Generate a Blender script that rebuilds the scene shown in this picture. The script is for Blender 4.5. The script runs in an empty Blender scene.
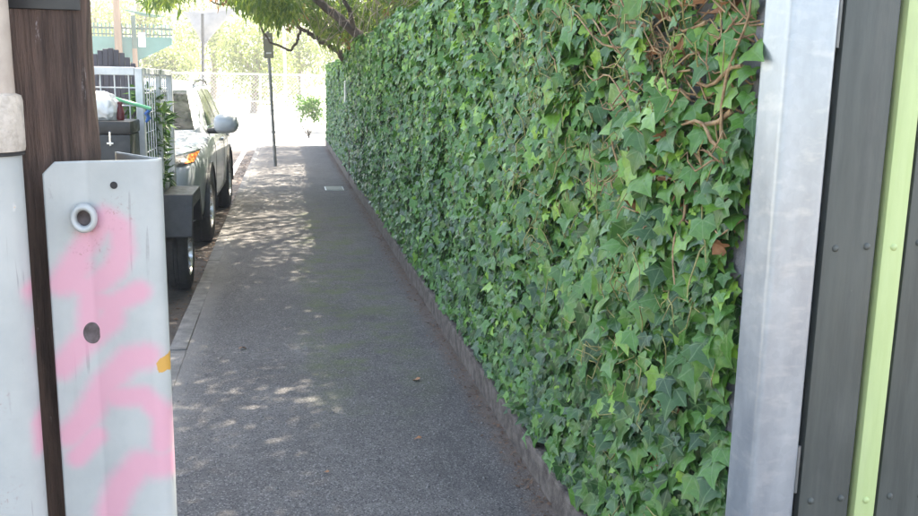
import bpy, bmesh, math, random
import numpy as np
from mathutils import Vector, Matrix
from mathutils.bvhtree import BVHTree

R = math.radians
scene = bpy.context.scene
COL = scene.collection
rng = np.random.default_rng(7)
random.seed(7)

# ------------------------------------------------------------------ camera
cam_data = bpy.data.cameras.new('camera')
cam = bpy.data.objects.new('camera', cam_data)
COL.objects.link(cam)
cam_data.sensor_width = 36.0
cam_data.lens = 36.0 * 910 / 918
cam_data.clip_start = 0.05
cam_data.clip_end = 2000
M = Matrix(((0.98267734, 0.01727204, -0.18451806, 0.0),
            (-0.18443341, 0.18867326, -0.96456556, 0.0),
            (0.01815361, 0.98188802, 0.18859048, 1.55),
            (0, 0, 0, 1)))
cam.matrix_world = M
scene.camera = cam
cam_data.dof.use_dof = False

# ------------------------------------------------------------------ sky, sun, exposure
SUN_EL, SUN_AZ = R(62), R(40)            # azimuth clockwise from +Y towards +X
world = bpy.data.worlds.new('World')
scene.world = world
world.use_nodes = True
wn = world.node_tree
bg = wn.nodes['Background']
sky = wn.nodes.new('ShaderNodeTexSky')
sky.sky_type = 'NISHITA'
sky.sun_disc = False
sky.sun_elevation = SUN_EL
sky.sun_rotation = SUN_AZ
sky.air_density = 1.0
sky.dust_density = 3.0
sky.ozone_density = 1.0
wn.links.new(sky.outputs[0], bg.inputs[0])
bg.inputs[1].default_value = 0.15
sun_data = bpy.data.lights.new('sun', 'SUN')
sun = bpy.data.objects.new('sun', sun_data)
COL.objects.link(sun)
sun_data.energy = 5.0
sun_data.angle = R(0.53)
sun_data.color = (1.0, 0.95, 0.87)
sd = Vector((math.sin(SUN_AZ) * math.cos(SUN_EL), math.cos(SUN_AZ) * math.cos(SUN_EL), math.sin(SUN_EL)))
sun.rotation_euler = sd.to_track_quat('Z', 'Y').to_euler()
sun.location = (8, 6, 14)
vs = scene.view_settings
vs.view_transform = 'Standard'
vs.look = 'None'
vs.gamma = 1.0
vs.use_curve_mapping = False
vs.exposure = 2.65
vs.use_white_balance = True          # the camera's own balance for open shade
vs.white_balance_temperature = 7300
vs.white_balance_tint = 8
scene.render.engine = 'CYCLES'
cy = scene.cycles
cy.max_bounces = 7
cy.diffuse_bounces = 4
cy.glossy_bounces = 3
cy.transmission_bounces = 4
cy.transparent_max_bounces = 6
cy.use_denoising = True

# ------------------------------------------------------------------ materials
def srgb(r, g, b):
    f = lambda c: (c / 255 / 12.92) if c / 255 < 0.04045 else ((c / 255 + 0.055) / 1.055) ** 2.4
    return (f(r), f(g), f(b), 1)

class NT:
    """small node helper"""
    def __init__(s, name):
        s.m = bpy.data.materials.new(name)
        s.m.use_nodes = True
        s.t = s.m.node_tree
        s.b = s.t.nodes['Principled BSDF']
        s.out = s.t.nodes['Material Output']
    def n(s, typ, **k):
        nd = s.t.nodes.new('ShaderNode' + typ)
        for a, v in k.items():
            setattr(nd, a, v)
        return nd
    def l(s, a, b):
        s.t.links.new(a, b)
    def val(s, x, sock):
        if isinstance(x, (int, float)):
            sock.default_value = x
        elif isinstance(x, (tuple, list)):
            sock.default_value = x
        else:
            s.l(x, sock)
    def math(s, op, a, b=0.0, c=0.0, clamp=False):
        nd = s.n('Math', operation=op, use_clamp=clamp)
        for i, x in enumerate((a, b, c)):
            s.val(x, nd.inputs[i])
        return nd.outputs[0]
    def mix(s, fac, a, b, mode='MIX'):
        nd = s.n('MixRGB', blend_type=mode)
        s.val(fac, nd.inputs[0]); s.val(a, nd.inputs[1]); s.val(b, nd.inputs[2])
        return nd.outputs[0]
    def coord(s, kind='Object', scale=(1, 1, 1)):
        tc = s.n('TexCoord')
        mp = s.n('Mapping')
        mp.inputs['Scale'].default_value = scale
        s.l(tc.outputs[kind], mp.inputs[0])
        return mp.outputs[0]
    def pos(s, scale=(1, 1, 1)):
        g = s.n('NewGeometry')
        mp = s.n('Mapping')
        mp.inputs['Scale'].default_value = scale
        s.l(g.outputs['Position'], mp.inputs[0])
        return mp.outputs[0]
    def noise(s, vec, scale, detail=4, rough=0.55):
        nd = s.n('TexNoise')
        s.l(vec, nd.inputs['Vector'])
        nd.inputs['Scale'].default_value = scale
        nd.inputs['Detail'].default_value = detail
        nd.inputs['Roughness'].default_value = rough
        return nd.outputs[0]
    def vor(s, vec, scale, feature='F1', out=0):
        nd = s.n('TexVoronoi', feature=feature)
        s.l(vec, nd.inputs['Vector'])
        nd.inputs['Scale'].default_value = scale
        return nd.outputs[out]
    def ramp(s, x, lo, hi, a=0.0, b=1.0):
        nd = s.n('MapRange')
        nd.interpolation_type = 'SMOOTHSTEP'
        s.val(x, nd.inputs[0])
        for i, v in enumerate((lo, hi, a, b)):
            nd.inputs[i + 1].default_value = v
        return nd.outputs[0]
    def bump(s, h, strength=0.3, dist=0.01):
        nd = s.n('Bump')
        nd.inputs['Strength'].default_value = strength
        nd.inputs['Distance'].default_value = dist
        s.l(h, nd.inputs['Height'])
        s.l(nd.outputs[0], s.b.inputs['Normal'])
    def attr(s, name, out='Fac'):
        nd = s.n('Attribute', attribute_name=name)
        return nd.outputs[out]

def pm(name, c1, c2, scale=6, rough=0.6, metal=0.0, bump=0.0, bscale=40, stretch=(1, 1, 1), spec=0.5, world_pos=False, rvar=0.1):
    k = NT(name)
    v = k.pos(stretch) if world_pos else k.coord('Object', stretch)
    f = k.noise(v, scale, 6, 0.6)
    k.l(k.mix(k.ramp(f, 0.3, 0.7), c1, c2), k.b.inputs['Base Color'])
    f2 = k.noise(v, scale * 2.7, 3)
    k.l(k.ramp(f2, 0.25, 0.75, max(rough - rvar, 0.02), min(rough + rvar, 1)), k.b.inputs['Roughness'])
    k.b.inputs['Metallic'].default_value = metal
    k.b.inputs['Specular IOR Level'].default_value = spec
    if bump:
        k.bump(k.noise(v, bscale, 5, 0.6), bump, 0.01)
    return k.m

MAT = {}

def asphalt_path():
    k = NT('path_asphalt')
    p = k.pos()
    sep = k.n('SeparateXYZ'); k.l(p, sep.inputs[0])
    x, y = sep.outputs[0], sep.outputs[1]
    big = k.noise(p, 0.9, 4)
    mid = k.noise(p, 6, 5, 0.65)
    base = k.mix(k.ramp(big, 0.3, 0.7), (0.1, 0.093, 0.092, 1), (0.148, 0.138, 0.134, 1))
    base = k.mix(k.ramp(mid, 0.35, 0.75, 0, 0.55), base, (0.072, 0.067, 0.067, 1))
    # aggregate chips
    vc = k.n('TexVoronoi', feature='F1'); k.l(p, vc.inputs['Vector']); vc.inputs['Scale'].default_value = 170
    sp = k.n('SeparateXYZ'); k.l(vc.outputs['Color'], sp.inputs[0])
    base = k.mix(k.ramp(sp.outputs[0], 0.75, 0.97, 0, 0.5), base, (0.3, 0.29, 0.28, 1))
    base = k.mix(k.ramp(sp.outputs[1], 0.62, 0.9, 0, 0.75), base, (0.035, 0.034, 0.037, 1))
    # moss in the damp middle-right of the path
    mn = k.noise(p, 3.2, 6, 0.7)
    band = k.math('MULTIPLY', k.ramp(x, -0.05, 0.28), k.ramp(x, 0.95, 0.5))
    bandy = k.math('MULTIPLY', k.ramp(y, 3.6, 5.2), k.ramp(y, 13.5, 9.5))
    moss = k.math('MULTIPLY', k.math('MULTIPLY', band, bandy), k.ramp(mn, 0.42, 0.66, 0, 0.6))
    base = k.mix(moss, base, (0.10, 0.13, 0.035, 1))
    # soil and leaf dust washed against the plinth
    dn = k.noise(p, 9, 6, 0.7)
    dirt = k.math('MULTIPLY', k.ramp(k.math('ADD', x, k.math('MULTIPLY', dn, 0.16)), 0.90, 1.02), k.ramp(dn, 0.25, 0.6, 0.35, 0.9))
    base = k.mix(dirt, base, (0.13, 0.098, 0.08, 1))
    # paler worn strip towards the kerb
    edge = k.math('MULTIPLY', k.ramp(k.math('ADD', x, k.math('MULTIPLY', dn, 0.12)), -0.36, -0.52), 0.55)
    base = k.mix(edge, base, (0.21, 0.2, 0.19, 1))
    st = k.noise(k.pos((1, 0.45, 1)), 2.1, 5, 0.7)
    base = k.mix(k.ramp(st, 0.53, 0.7, 0, 0.4), base, (0.06, 0.058, 0.06, 1))
    st2 = k.noise(k.pos((1, 0.3, 1)), 5.0, 4, 0.6)
    base = k.mix(k.ramp(st2, 0.58, 0.75, 0, 0.3), base, (0.22, 0.21, 0.2, 1))
    gum = k.vor(p, 3.1)
    base = k.mix(k.ramp(gum, 0.05, 0.035, 0, 0.6), base, (0.04, 0.04, 0.042, 1))
    # pale lichen dots and gum
    lv = k.vor(p, 7.0)
    base = k.mix(k.ramp(lv, 0.06, 0.035, 0, 0.45), base, (0.3, 0.29, 0.28, 1))
    k.l(base, k.b.inputs['Base Color'])
    k.b.inputs['Roughness'].default_value = 0.85
    k.b.inputs['Specular IOR Level'].default_value = 0.3
    h = k.math('ADD', k.math('MULTIPLY', vc.outputs['Distance'], -0.9), k.math('MULTIPLY', mid, 0.6))
    k.bump(h, 0.35, 0.006)
    return k.m

MAT['path'] = asphalt_path()
MAT['road'] = pm('road_asphalt', (0.06, 0.05, 0.046, 1), (0.1, 0.085, 0.078, 1), 5, 0.9, bump=0.5, bscale=160, world_pos=True)
MAT['road_far'] = pm('pale_concrete_road', (0.36, 0.35, 0.34, 1), (0.48, 0.47, 0.45, 1), 1.5, 0.9, bump=0.3, bscale=60, world_pos=True)
MAT['ground'] = pm('dry_park_ground', (0.30, 0.28, 0.2, 1), (0.42, 0.4, 0.3, 1), 0.6, 0.95, bump=0.4, bscale=30, world_pos=True)
MAT['soil'] = pm('soil', (0.05, 0.038, 0.028, 1), (0.1, 0.075, 0.055, 1), 8, 0.95, bump=0.8, bscale=40, world_pos=True)
MAT['kerb'] = pm('kerb_stone', (0.13, 0.125, 0.122, 1), (0.22, 0.208, 0.2, 1), 9, 0.85, bump=0.6, bscale=90, world_pos=True)
MAT['mortar'] = pm('mortar', (0.12, 0.115, 0.11, 1), (0.18, 0.17, 0.16, 1), 20, 0.95, bump=0.5, bscale=120, world_pos=True)
MAT['plinth'] = pm('concrete_plinth', (0.055, 0.042, 0.035, 1), (0.15, 0.125, 0.108, 1), 16, 0.9, bump=0.7, bscale=70, world_pos=True)
MAT['block'] = pm('grey_block', (0.115, 0.12, 0.135, 1), (0.19, 0.195, 0.21, 1), 14, 0.85, bump=0.5, bscale=120, world_pos=True)
MAT['paint_white'] = pm('plain_white', (0.7, 0.7, 0.68, 1), (0.8, 0.8, 0.78, 1), 12, 0.7, world_pos=True)
MAT['cover'] = pm('utility_cover', (0.2, 0.21, 0.18, 1), (0.29, 0.3, 0.26, 1), 12, 0.7, bump=0.5, bscale=60)
MAT['black_rubber'] = pm('rubber', (0.012, 0.012, 0.013, 1), (0.028, 0.027, 0.027, 1), 12, 0.75, bump=0.2, bscale=90)
MAT['black_plastic'] = pm('black_plastic', (0.015, 0.015, 0.016, 1), (0.03, 0.03, 0.031, 1), 9, 0.45)
MAT['dark_paint'] = pm('dark_steel_paint', (0.018, 0.019, 0.02, 1), (0.04, 0.04, 0.04, 1), 9, 0.5, bump=0.1)
MAT['alloy'] = pm('alloy', (0.55, 0.55, 0.56, 1), (0.68, 0.68, 0.69, 1), 9, 0.3, metal=0.9)
MAT['chrome'] = pm('chrome', (0.75, 0.75, 0.76, 1), (0.8, 0.8, 0.8, 1), 4, 0.12, metal=1.0, rvar=0.03)
MAT['white_plastic'] = pm('white_bag', (0.7, 0.71, 0.72, 1), (0.82, 0.82, 0.82, 1), 14, 0.45, bump=0.6, bscale=18)
MAT['mint'] = pm('mint_plastic', (0.2, 0.62, 0.33, 1), (0.26, 0.7, 0.4, 1), 5, 0.4)
MAT['red'] = pm('red_plastic', (0.09, 0.01, 0.014, 1), (0.13, 0.013, 0.02, 1), 9, 0.45)
MAT['blue'] = pm('blue_cord', (0.03, 0.12, 0.4, 1), (0.05, 0.18, 0.5, 1), 9, 0.5)
MAT['teal'] = pm('teal_panel', (0.016, 0.10, 0.09, 1), (0.028, 0.13, 0.12, 1), 1.2, 0.6)
MAT['teal_dark'] = pm('dark_green_rail', (0.008, 0.035, 0.028, 1), (0.014, 0.05, 0.04, 1), 3, 0.5)
MAT['sail'] = pm('grey_shade_cloth', (0.2, 0.2, 0.2, 1), (0.27, 0.265, 0.26, 1), 2.5, 0.8, bump=0.3, bscale=8)
MAT['pine_pole'] = pm('pine_pole', (0.13, 0.085, 0.055, 1), (0.2, 0.135, 0.09, 1), 4, 0.8, stretch=(1, 1, 0.1))
MAT['grey_screen'] = pm('grey_palings', (0.06, 0.055, 0.065, 1), (0.11, 0.1, 0.115, 1), 6, 0.8, stretch=(1, 1, 0.1))
MAT['sign_back'] = pm('sign_back', (0.12, 0.12, 0.09, 1), (0.17, 0.165, 0.125, 1), 6, 0.55)
MAT['sign_pole'] = pm('sign_pole_steel', (0.13, 0.14, 0.14, 1), (0.22, 0.22, 0.22, 1), 9, 0.5, metal=0.5)
MAT['bark'] = pm('bark', (0.045, 0.033, 0.025, 1), (0.11, 0.085, 0.068, 1), 11, 0.9, bump=0.9, bscale=26, stretch=(1, 1, 0.35))
MAT['pale_bark'] = pm('pale_bark', (0.2, 0.15, 0.12, 1), (0.3, 0.24, 0.2, 1), 6, 0.9, bump=0.6, bscale=20, stretch=(1, 1, 0.3))
MAT['ivy_stem'] = pm('ivy_stem', (0.18, 0.1, 0.052, 1), (0.42, 0.29, 0.16, 1), 30, 0.8, bump=0.5, bscale=120, world_pos=True)
MAT['ivy_twig'] = pm('ivy_twig', (0.14, 0.12, 0.04, 1), (0.36, 0.34, 0.13, 1), 30, 0.8, world_pos=True)
MAT['dead_leaf'] = pm('dead_leaf', (0.2, 0.085, 0.035, 1), (0.36, 0.18, 0.09, 1), 30, 0.75, world_pos=True)
MAT['litter'] = pm('leaf_litter', (0.055, 0.032, 0.02, 1), (0.19, 0.11, 0.07, 1), 18, 0.9, world_pos=True)

def galvanised(name, bright=1.0):
    k = NT(name)
    v = k.coord('Object')
    big = k.noise(k.coord('Object', (1, 1, 0.35)), 9, 5, 0.6)
    sp = k.vor(v, 60, 'F1', 1)
    s = k.n('SeparateXYZ'); k.l(sp, s.inputs[0])
    c = k.mix(k.ramp(big, 0.3, 0.72), (0.45 * bright, 0.51 * bright, 0.59 * bright, 1), (0.64 * bright, 0.70 * bright, 0.77 * bright, 1))
    c = k.mix(k.math('MULTIPLY', s.outputs[0], 0.25), c, (0.38 * bright, 0.43 * bright, 0.49 * bright, 1))
    # horizontal dip streaks
    w = k.noise(k.coord('Object', (0.4, 0.4, 1)), 28, 3, 0.6)
    c = k.mix(k.ramp(w, 0.5, 0.72, 0, 0.4), c, (0.8 * bright, 0.82 * bright, 0.84 * bright, 1))
    k.l(c, k.b.inputs['Base Color'])
    k.b.inputs['Metallic'].default_value = 0.6
    k.l(k.ramp(big, 0.25, 0.75, 0.30, 0.46), k.b.inputs['Roughness'])
    k.bump(k.noise(v, 24, 3), 0.06, 0.01)
    return k.m
MAT['galv'] = galvanised('galvanised_steel', 0.66)
MAT['galv_thin'] = pm('galvanised_wire', (0.5, 0.52, 0.54, 1), (0.66, 0.67, 0.69, 1), 9, 0.5, metal=0.3)

def guard_paint(name):
    k = NT(name)
    v = k.coord('Object')
    f = k.noise(v, 9, 6, 0.65)
    c = k.mix(k.ramp(f, 0.3, 0.7), (0.315, 0.338, 0.342, 1), (0.38, 0.40, 0.40, 1))
    # chips, grime
    g = k.noise(v, 34, 6, 0.7)
    c = k.mix(k.ramp(g, 0.66, 0.75, 0, 0.5), c, (0.58, 0.58, 0.58, 1))
    g2 = k.noise(k.coord('Object', (1, 1, 0.3)), 60, 5, 0.75)
    c = k.mix(k.ramp(g2, 0.66, 0.76, 0, 0.55), c, (0.2, 0.19, 0.19, 1))
    mp = k.n('Mapping'); k.l(v, mp.inputs[0]); mp.inputs['Rotation'].default_value = (0, R(38), 0); mp.inputs['Scale'].default_value = (1, 1, 0.05)
    scr = k.noise(mp.outputs[0], 150, 2, 0.4)
    c = k.mix(k.math('MULTIPLY', k.ramp(scr, 0.68, 0.72, 0, 0.5), k.ramp(f, 0.45, 0.6)), c, (0.17, 0.17, 0.17, 1))
    drip = k.noise(k.coord('Object', (1, 1, 0.06)), 55, 4, 0.6)
    c = k.mix(k.ramp(drip, 0.54, 0.85, 0, 0.22), c, (0.24, 0.235, 0.22, 1))
    # sprayed pink strokes (flat print)
    a = k.attr('spray')
    sp = k.noise(v, 160, 3, 0.8)
    edge = k.math('ADD', a, k.math('MULTIPLY', k.math('SUBTRACT', sp, 0.5), 0.35))
    c = k.mix(k.ramp(edge, 0.05, 1.0, 0, 0.72), c, (0.60, 0.25, 0.345, 1))
    o = k.attr('ochre')
    c = k.mix(k.ramp(k.math('ADD', o, k.math('MULTIPLY', k.math('SUBTRACT', g, 0.5), 2.2)), 0.5, 0.6), c, (0.48, 0.27, 0.06, 1))
    ru = k.attr('rust')
    c = k.mix(k.math('MULTIPLY', k.ramp(ru, 0.1, 1.0), k.ramp(sp, 0.55, 0.7, 0, 0.55)), c, (0.22, 0.10, 0.08, 1))
    k.l(c, k.b.inputs['Base Color'])
    k.b.inputs['Roughness'].default_value = 0.42
    k.bump(f, 0.08, 0.01)
    return k.m
MAT['guard'] = guard_paint('guard_paint')

def timber_pole():
    k = NT('weathered_pole_timber')
    v = k.coord('Object', (1, 1, 0.06))
    f = k.noise(v, 60, 6, 0.7)
    g = k.noise(k.coord('Object', (1, 1, 0.12)), 16, 5, 0.6)
    c = k.mix(k.ramp(f, 0.3, 0.72), (0.024, 0.015, 0.012, 1), (0.125, 0.08, 0.064, 1))
    c = k.mix(k.ramp(g, 0.5, 0.75, 0, 0.6), c, (0.15, 0.085, 0.06, 1))
    w = k.noise(k.coord('Object', (1, 1, 0.25)), 48, 6, 0.8)
    c = k.mix(k.ramp(w, 0.62, 0.74, 0, 0.75), c, (0.4, 0.37, 0.38, 1))
    k.l(c, k.b.inputs['Base Color'])
    k.b.inputs['Roughness'].default_value = 0.85
    k.bump(f, 1.0, 0.012)
    return k.m
MAT['pole_timber'] = timber_pole()
MAT['conduit_tan'] = pm('speckled_tan_conduit', (0.34, 0.3, 0.26, 1), (0.5, 0.45, 0.4, 1), 90, 0.6, bump=0.3, bscale=120)
MAT['conduit_beige'] = pm('beige_conduit', (0.34, 0.28, 0.24, 1), (0.48, 0.42, 0.37, 1), 14, 0.5)
MAT['gate_plain'] = pm('charcoal_gate_paint', (0.06, 0.066, 0.062, 1), (0.085, 0.093, 0.086, 1), 7, 0.5, stretch=(1, 1, 0.12), bump=0.15, bscale=50)
MAT['gate_lime'] = pm('lime_gate_paint', (0.39, 0.48, 0.22, 1), (0.45, 0.54, 0.27, 1), 7, 0.45, stretch=(1, 1, 0.2), bump=0.1, bscale=40)

def worn_paint(name, c1, c2, dust):
    k = NT(name)
    v = k.coord('Object')
    f = k.noise(k.coord('Object', (1, 1, 0.1)), 22, 6, 0.65)
    c = k.mix(k.ramp(f, 0.3, 0.7), c1, c2)
    d = k.noise(k.coord('Object', (1, 1, 0.22)), 7, 6, 0.7)
    c = k.mix(k.ramp(d, 0.48, 0.72, 0, 0.45), c, dust)
    sc = k.noise(k.coord('Object', (1.0, 1, 0.35)), 75, 4, 0.8)
    c = k.mix(k.ramp(sc, 0.70, 0.76, 0, 0.7), c, (0.42, 0.41, 0.38, 1))
    k.l(c, k.b.inputs['Base Color'])
    k.l(k.ramp(d, 0.3, 0.7, 0.42, 0.65), k.b.inputs['Roughness'])
    k.bump(f, 0.25, 0.006)
    return k.m
MAT['gate_grey'] = worn_paint('worn_charcoal_paint', (0.052, 0.058, 0.054, 1), (0.078, 0.086, 0.079, 1), (0.13, 0.13, 0.12, 1))
MAT['gate_lime'] = worn_paint('worn_lime_paint', (0.39, 0.48, 0.21, 1), (0.45, 0.54, 0.26, 1), (0.34, 0.38, 0.22, 1))

def leaf_mat(name, dark, mid, young, vein=False, trans=0.3, rough=0.42):
    """leaf colours vary with the per-leaf random value held in the attribute 'rnd'"""
    k = NT(name)
    r = k.attr('rnd')
    c = k.mix(k.ramp(r, 0.0, 0.62), dark, mid)
    c = k.mix(k.ramp(r, 0.78, 1.0), c, young)
    uvn = k.n('UVMap')
    n2 = k.noise(k.pos(), 90, 3, 0.6)
    c = k.mix(k.ramp(n2, 0.3, 0.75, 0, 0.35), c, dark)
    if vein:
        s = k.n('SeparateXYZ'); k.l(uvn.outputs[0], s.inputs[0])
        ux = k.math('SUBTRACT', s.outputs[0], 0.5)
        uy = k.math('SUBTRACT', s.outputs[1], 0.2)
        ang = k.math('ARCTAN2', ux, uy)
        rad = k.math('SQRT', k.math('ADD', k.math('MULTIPLY', ux, ux), k.math('MULTIPLY', uy, uy)))
        d = k.math('MULTIPLY', k.math('PINGPONG', ang, R(27)), rad)
        c = k.mix(k.ramp(d, 0.020, 0.003, 0, 0.38), c, (0.2, 0.31, 0.14, 1))
        # side veins
        w = k.math('PINGPONG', k.math('ADD', k.math('MULTIPLY', rad, 1.0), k.math('MULTIPLY', k.math('ABSOLUTE', ang), 0.12)), 0.07)
        c = k.mix(k.ramp(w, 0.008, 0.0, 0, 0.15), c, (0.24, 0.33, 0.16, 1))
    k.l(c, k.b.inputs['Base Color'])
    k.b.inputs['Roughness'].default_value = rough
    k.b.inputs['Specular IOR Level'].default_value = 0.45
    tr = k.n('BsdfTranslucent')
    k.l(k.mix(0.5, c, k.mix(1.0, c, (1.0, 1.15, 0.45, 1), 'MULTIPLY')), tr.inputs[0])
    mx = k.n('MixShader'); mx.inputs[0].default_value = trans
    k.l(k.b.outputs[0], mx.inputs[1]); k.l(tr.outputs[0], mx.inputs[2])
    k.l(mx.outputs[0], k.out.inputs[0])
    return k.m
MAT['ivy'] = leaf_mat('ivy_leaf', (0.016, 0.06, 0.018, 1), (0.082, 0.22, 0.032, 1), (0.26, 0.47, 0.055, 1), vein=True, trans=0.22, rough=0.34)
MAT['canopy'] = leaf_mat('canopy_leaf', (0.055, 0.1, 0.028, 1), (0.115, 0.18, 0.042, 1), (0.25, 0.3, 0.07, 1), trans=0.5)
MAT['canopy_dead'] = leaf_mat('withered_leaf', (0.24, 0.11, 0.05, 1), (0.38, 0.19, 0.1, 1), (0.45, 0.27, 0.15, 1), trans=0.35)
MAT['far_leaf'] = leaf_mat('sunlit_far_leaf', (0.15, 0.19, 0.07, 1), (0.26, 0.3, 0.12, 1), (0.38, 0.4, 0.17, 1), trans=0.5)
MAT['shrub'] = leaf_mat('shrub_leaf', (0.035, 0.09, 0.02, 1), (0.07, 0.15, 0.035, 1), (0.15, 0.24, 0.06, 1), trans=0.3)

def car_paint():
    k = NT('silver_car_paint')
    v = k.coord('Object')
    f = k.noise(v, 900, 2)
    k.l(k.mix(f, (0.33, 0.355, 0.385, 1), (0.40, 0.425, 0.455, 1)), k.b.inputs['Base Color'])
    k.b.inputs['Metallic'].default_value = 0.1
    d = k.noise(v, 5, 5)
    k.l(k.ramp(d, 0.3, 0.7, 0.28, 0.4), k.b.inputs['Roughness'])
    k.b.inputs['Coat Weight'].default_value = 0.35
    k.b.inputs['Coat Roughness'].default_value = 0.08
    return k.m
MAT['car'] = car_paint()
MAT['glass'] = pm('tinted_glass', (0.012, 0.016, 0.015, 1), (0.02, 0.024, 0.022, 1), 3, 0.1, rvar=0.03, spec=0.13)
MAT['lens'] = pm('lamp_lens', (0.4, 0.42, 0.44, 1), (0.55, 0.56, 0.58, 1), 20, 0.12, metal=0.6, rvar=0.04)
MAT['lamp_dark'] = pm('lamp_housing', (0.05, 0.055, 0.06, 1), (0.1, 0.105, 0.11, 1), 20, 0.15, metal=0.5, rvar=0.04)
MAT['amber'] = pm('amber_lens', (0.75, 0.16, 0.03, 1), (0.85, 0.22, 0.04, 1), 30, 0.2, rvar=0.05)

# ------------------------------------------------------------------ mesh helpers
def tag(o, label=None, cat=None, group=None, kind=None):
    if label: o['label'] = label
    if cat: o['category'] = cat
    if group: o['group'] = group
    if kind: o['kind'] = kind
    return o

def empty(name, loc=(0, 0, 0), rz=0.0):
    o = bpy.data.objects.new(name, None)
    o.empty_display_size = 0.1
    COL.objects.link(o)
    o.location = loc
    o.rotation_euler = (0, 0, rz)
    return o

def link(name, me, mat=None, parent=None, smooth=False):
    o = bpy.data.objects.new(name, me)
    COL.objects.link(o)
    if mat is not None and not me.materials:
        me.materials.append(MAT[mat] if isinstance(mat, str) else mat)
    if parent is not None:
        o.parent = parent
    if smooth:
        me.polygons.foreach_set('use_smooth', np.ones(len(me.polygons), bool))
    return o

def npmesh(name, V, F, uv=None, attrs=None, smooth=False):
    """V (n,3) F (m,k) arrays with k = 3 or 4"""
    me = bpy.data.meshes.new(name)
    V = np.asarray(V, np.float32); F = np.asarray(F, np.int32)
    m, k = F.shape
    me.vertices.add(len(V)); me.vertices.foreach_set('co', V.ravel())
    me.loops.add(m * k); me.loops.foreach_set('vertex_index', F.ravel())
    me.polygons.add(m)
    me.polygons.foreach_set('loop_start', np.arange(0, m * k, k, dtype=np.int32))
    me.polygons.foreach_set('loop_total', np.full(m, k, np.int32))
    if uv is not None:
        ul = me.uv_layers.new(name='UVMap')
        ul.data.foreach_set('uv', np.asarray(uv, np.float32)[F.ravel()].ravel())
    for an, av in (attrs or {}).items():
        a = me.attributes.new(an, 'FLOAT', 'POINT')
        a.data.foreach_set('value', np.asarray(av, np.float32))
    if smooth:
        me.polygons.foreach_set('use_smooth', np.ones(m, bool))
    me.update(calc_edges=True)
    me.validate()
    return me

class MB:
    """collects boxes, tubes, lathes and prisms into one mesh"""
    def __init__(s):
        s.v = []; s.f = []
    def add(s, v, f):
        o = len(s.v)
        s.v += [tuple(p) for p in v]
        s.f += [tuple(i + o for i in q) for q in f]
        return s
    def box(s, x0, x1, y0, y1, z0, z1):
        v = [(x, y, z) for x in (x0, x1) for y in (y0, y1) for z in (z0, z1)]
        f = [(0, 1, 3, 2), (4, 6, 7, 5), (0, 4, 5, 1), (2, 3, 7, 6), (0, 2, 6, 4), (1, 5, 7, 3)]
        return s.add(v, f)
    def tube(s, pts, rad, n=8, caps=True):
        pts = [Vector(p) for p in pts]
        if isinstance(rad, (int, float)):
            rad = [rad] * len(pts)
        vs_, fs = [], []
        up = None
        for i, p in enumerate(pts):
            a = pts[max(i - 1, 0)]; b = pts[min(i + 1, len(pts) - 1)]
            t = (b - a).normalized()
            if up is None:
                up = t.orthogonal().normalized()
            else:
                up = (up - t * up.dot(t))
                up = up.normalized() if up.length > 1e-6 else t.orthogonal().normalized()
            w = t.cross(up)
            for j in range(n):
                an = 2 * math.pi * j / n
                vs_.append(p + (up * math.cos(an) + w * math.sin(an)) * rad[i])
        for i in range(len(pts) - 1):
            for j in range(n):
                k = (j + 1) % n
                fs.append((i * n + j, i * n + k, (i + 1) * n + k, (i + 1) * n + j))
        if caps:
            fs.append(tuple(reversed(range(n))))
            fs.append(tuple(range((len(pts) - 1) * n, len(pts) * n)))
        return s.add(vs_, fs)
    def lathe(s, prof, axis='X', c=(0, 0, 0), n=28, closed=False):
        """prof: list of (radius, along)"""
        vs_, fs = [], []
        c = Vector(c)
        for (r, a) in prof:
            for j in range(n):
                an = 2 * math.pi * j / n
                p = {'X': (a, r * math.cos(an), r * math.sin(an)),
                     'Y': (r * math.sin(an), a, r * math.cos(an)),
                     'Z': (r * math.cos(an), r * math.sin(an), a)}[axis]
                vs_.append(c + Vector(p))
        m = len(prof)
        for i in range(m if closed else m - 1):
            i2 = (i + 1) % m
            for j in range(n):
                k = (j + 1) % n
                fs.append((i * n + j, i * n + k, i2 * n + k, i2 * n + j))
        return s.add(vs_, fs)
    def prism(s, poly, d0, d1, plane='XZ'):
        """polygon extruded along the remaining axis"""
        def P(a, b, d):
            return {'XZ': (a, d, b), 'YZ': (d, a, b), 'XY': (a, b, d)}[plane]
        n = len(poly)
        v = [P(a, b, d0) for a, b in poly] + [P(a, b, d1) for a, b in poly]
        f = [tuple(range(n)), tuple(reversed(range(n, 2 * n)))]
        f += [(i, (i + 1) % n + 0, (i + 1) % n + n, i + n) for i in range(n)]
        return s.add(v, f)
    def build(s, name, mat, parent=None, smooth=False, bevel=0.0, seg=2, sharp=None):
        me = bpy.data.meshes.new(name)
        me.from_pydata(s.v, [], s.f)
        bm = bmesh.new(); bm.from_mesh(me)
        bmesh.ops.recalc_face_normals(bm, faces=bm.faces)
        if bevel:
            bmesh.ops.bevel(bm, geom=[e for e in bm.edges if e.calc_face_angle(0) > R(30)], offset=bevel, segments=seg, affect='EDGES', profile=0.6)
        if smooth:
            lim = R(sharp or 40)
            for f in bm.faces: f.smooth = True
            for e in bm.edges:
                if len(e.link_faces) == 2 and e.calc_face_angle(0) > lim: e.smooth = False
        bm.to_mesh(me); bm.free()
        return link(name, me, mat, parent)

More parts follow.
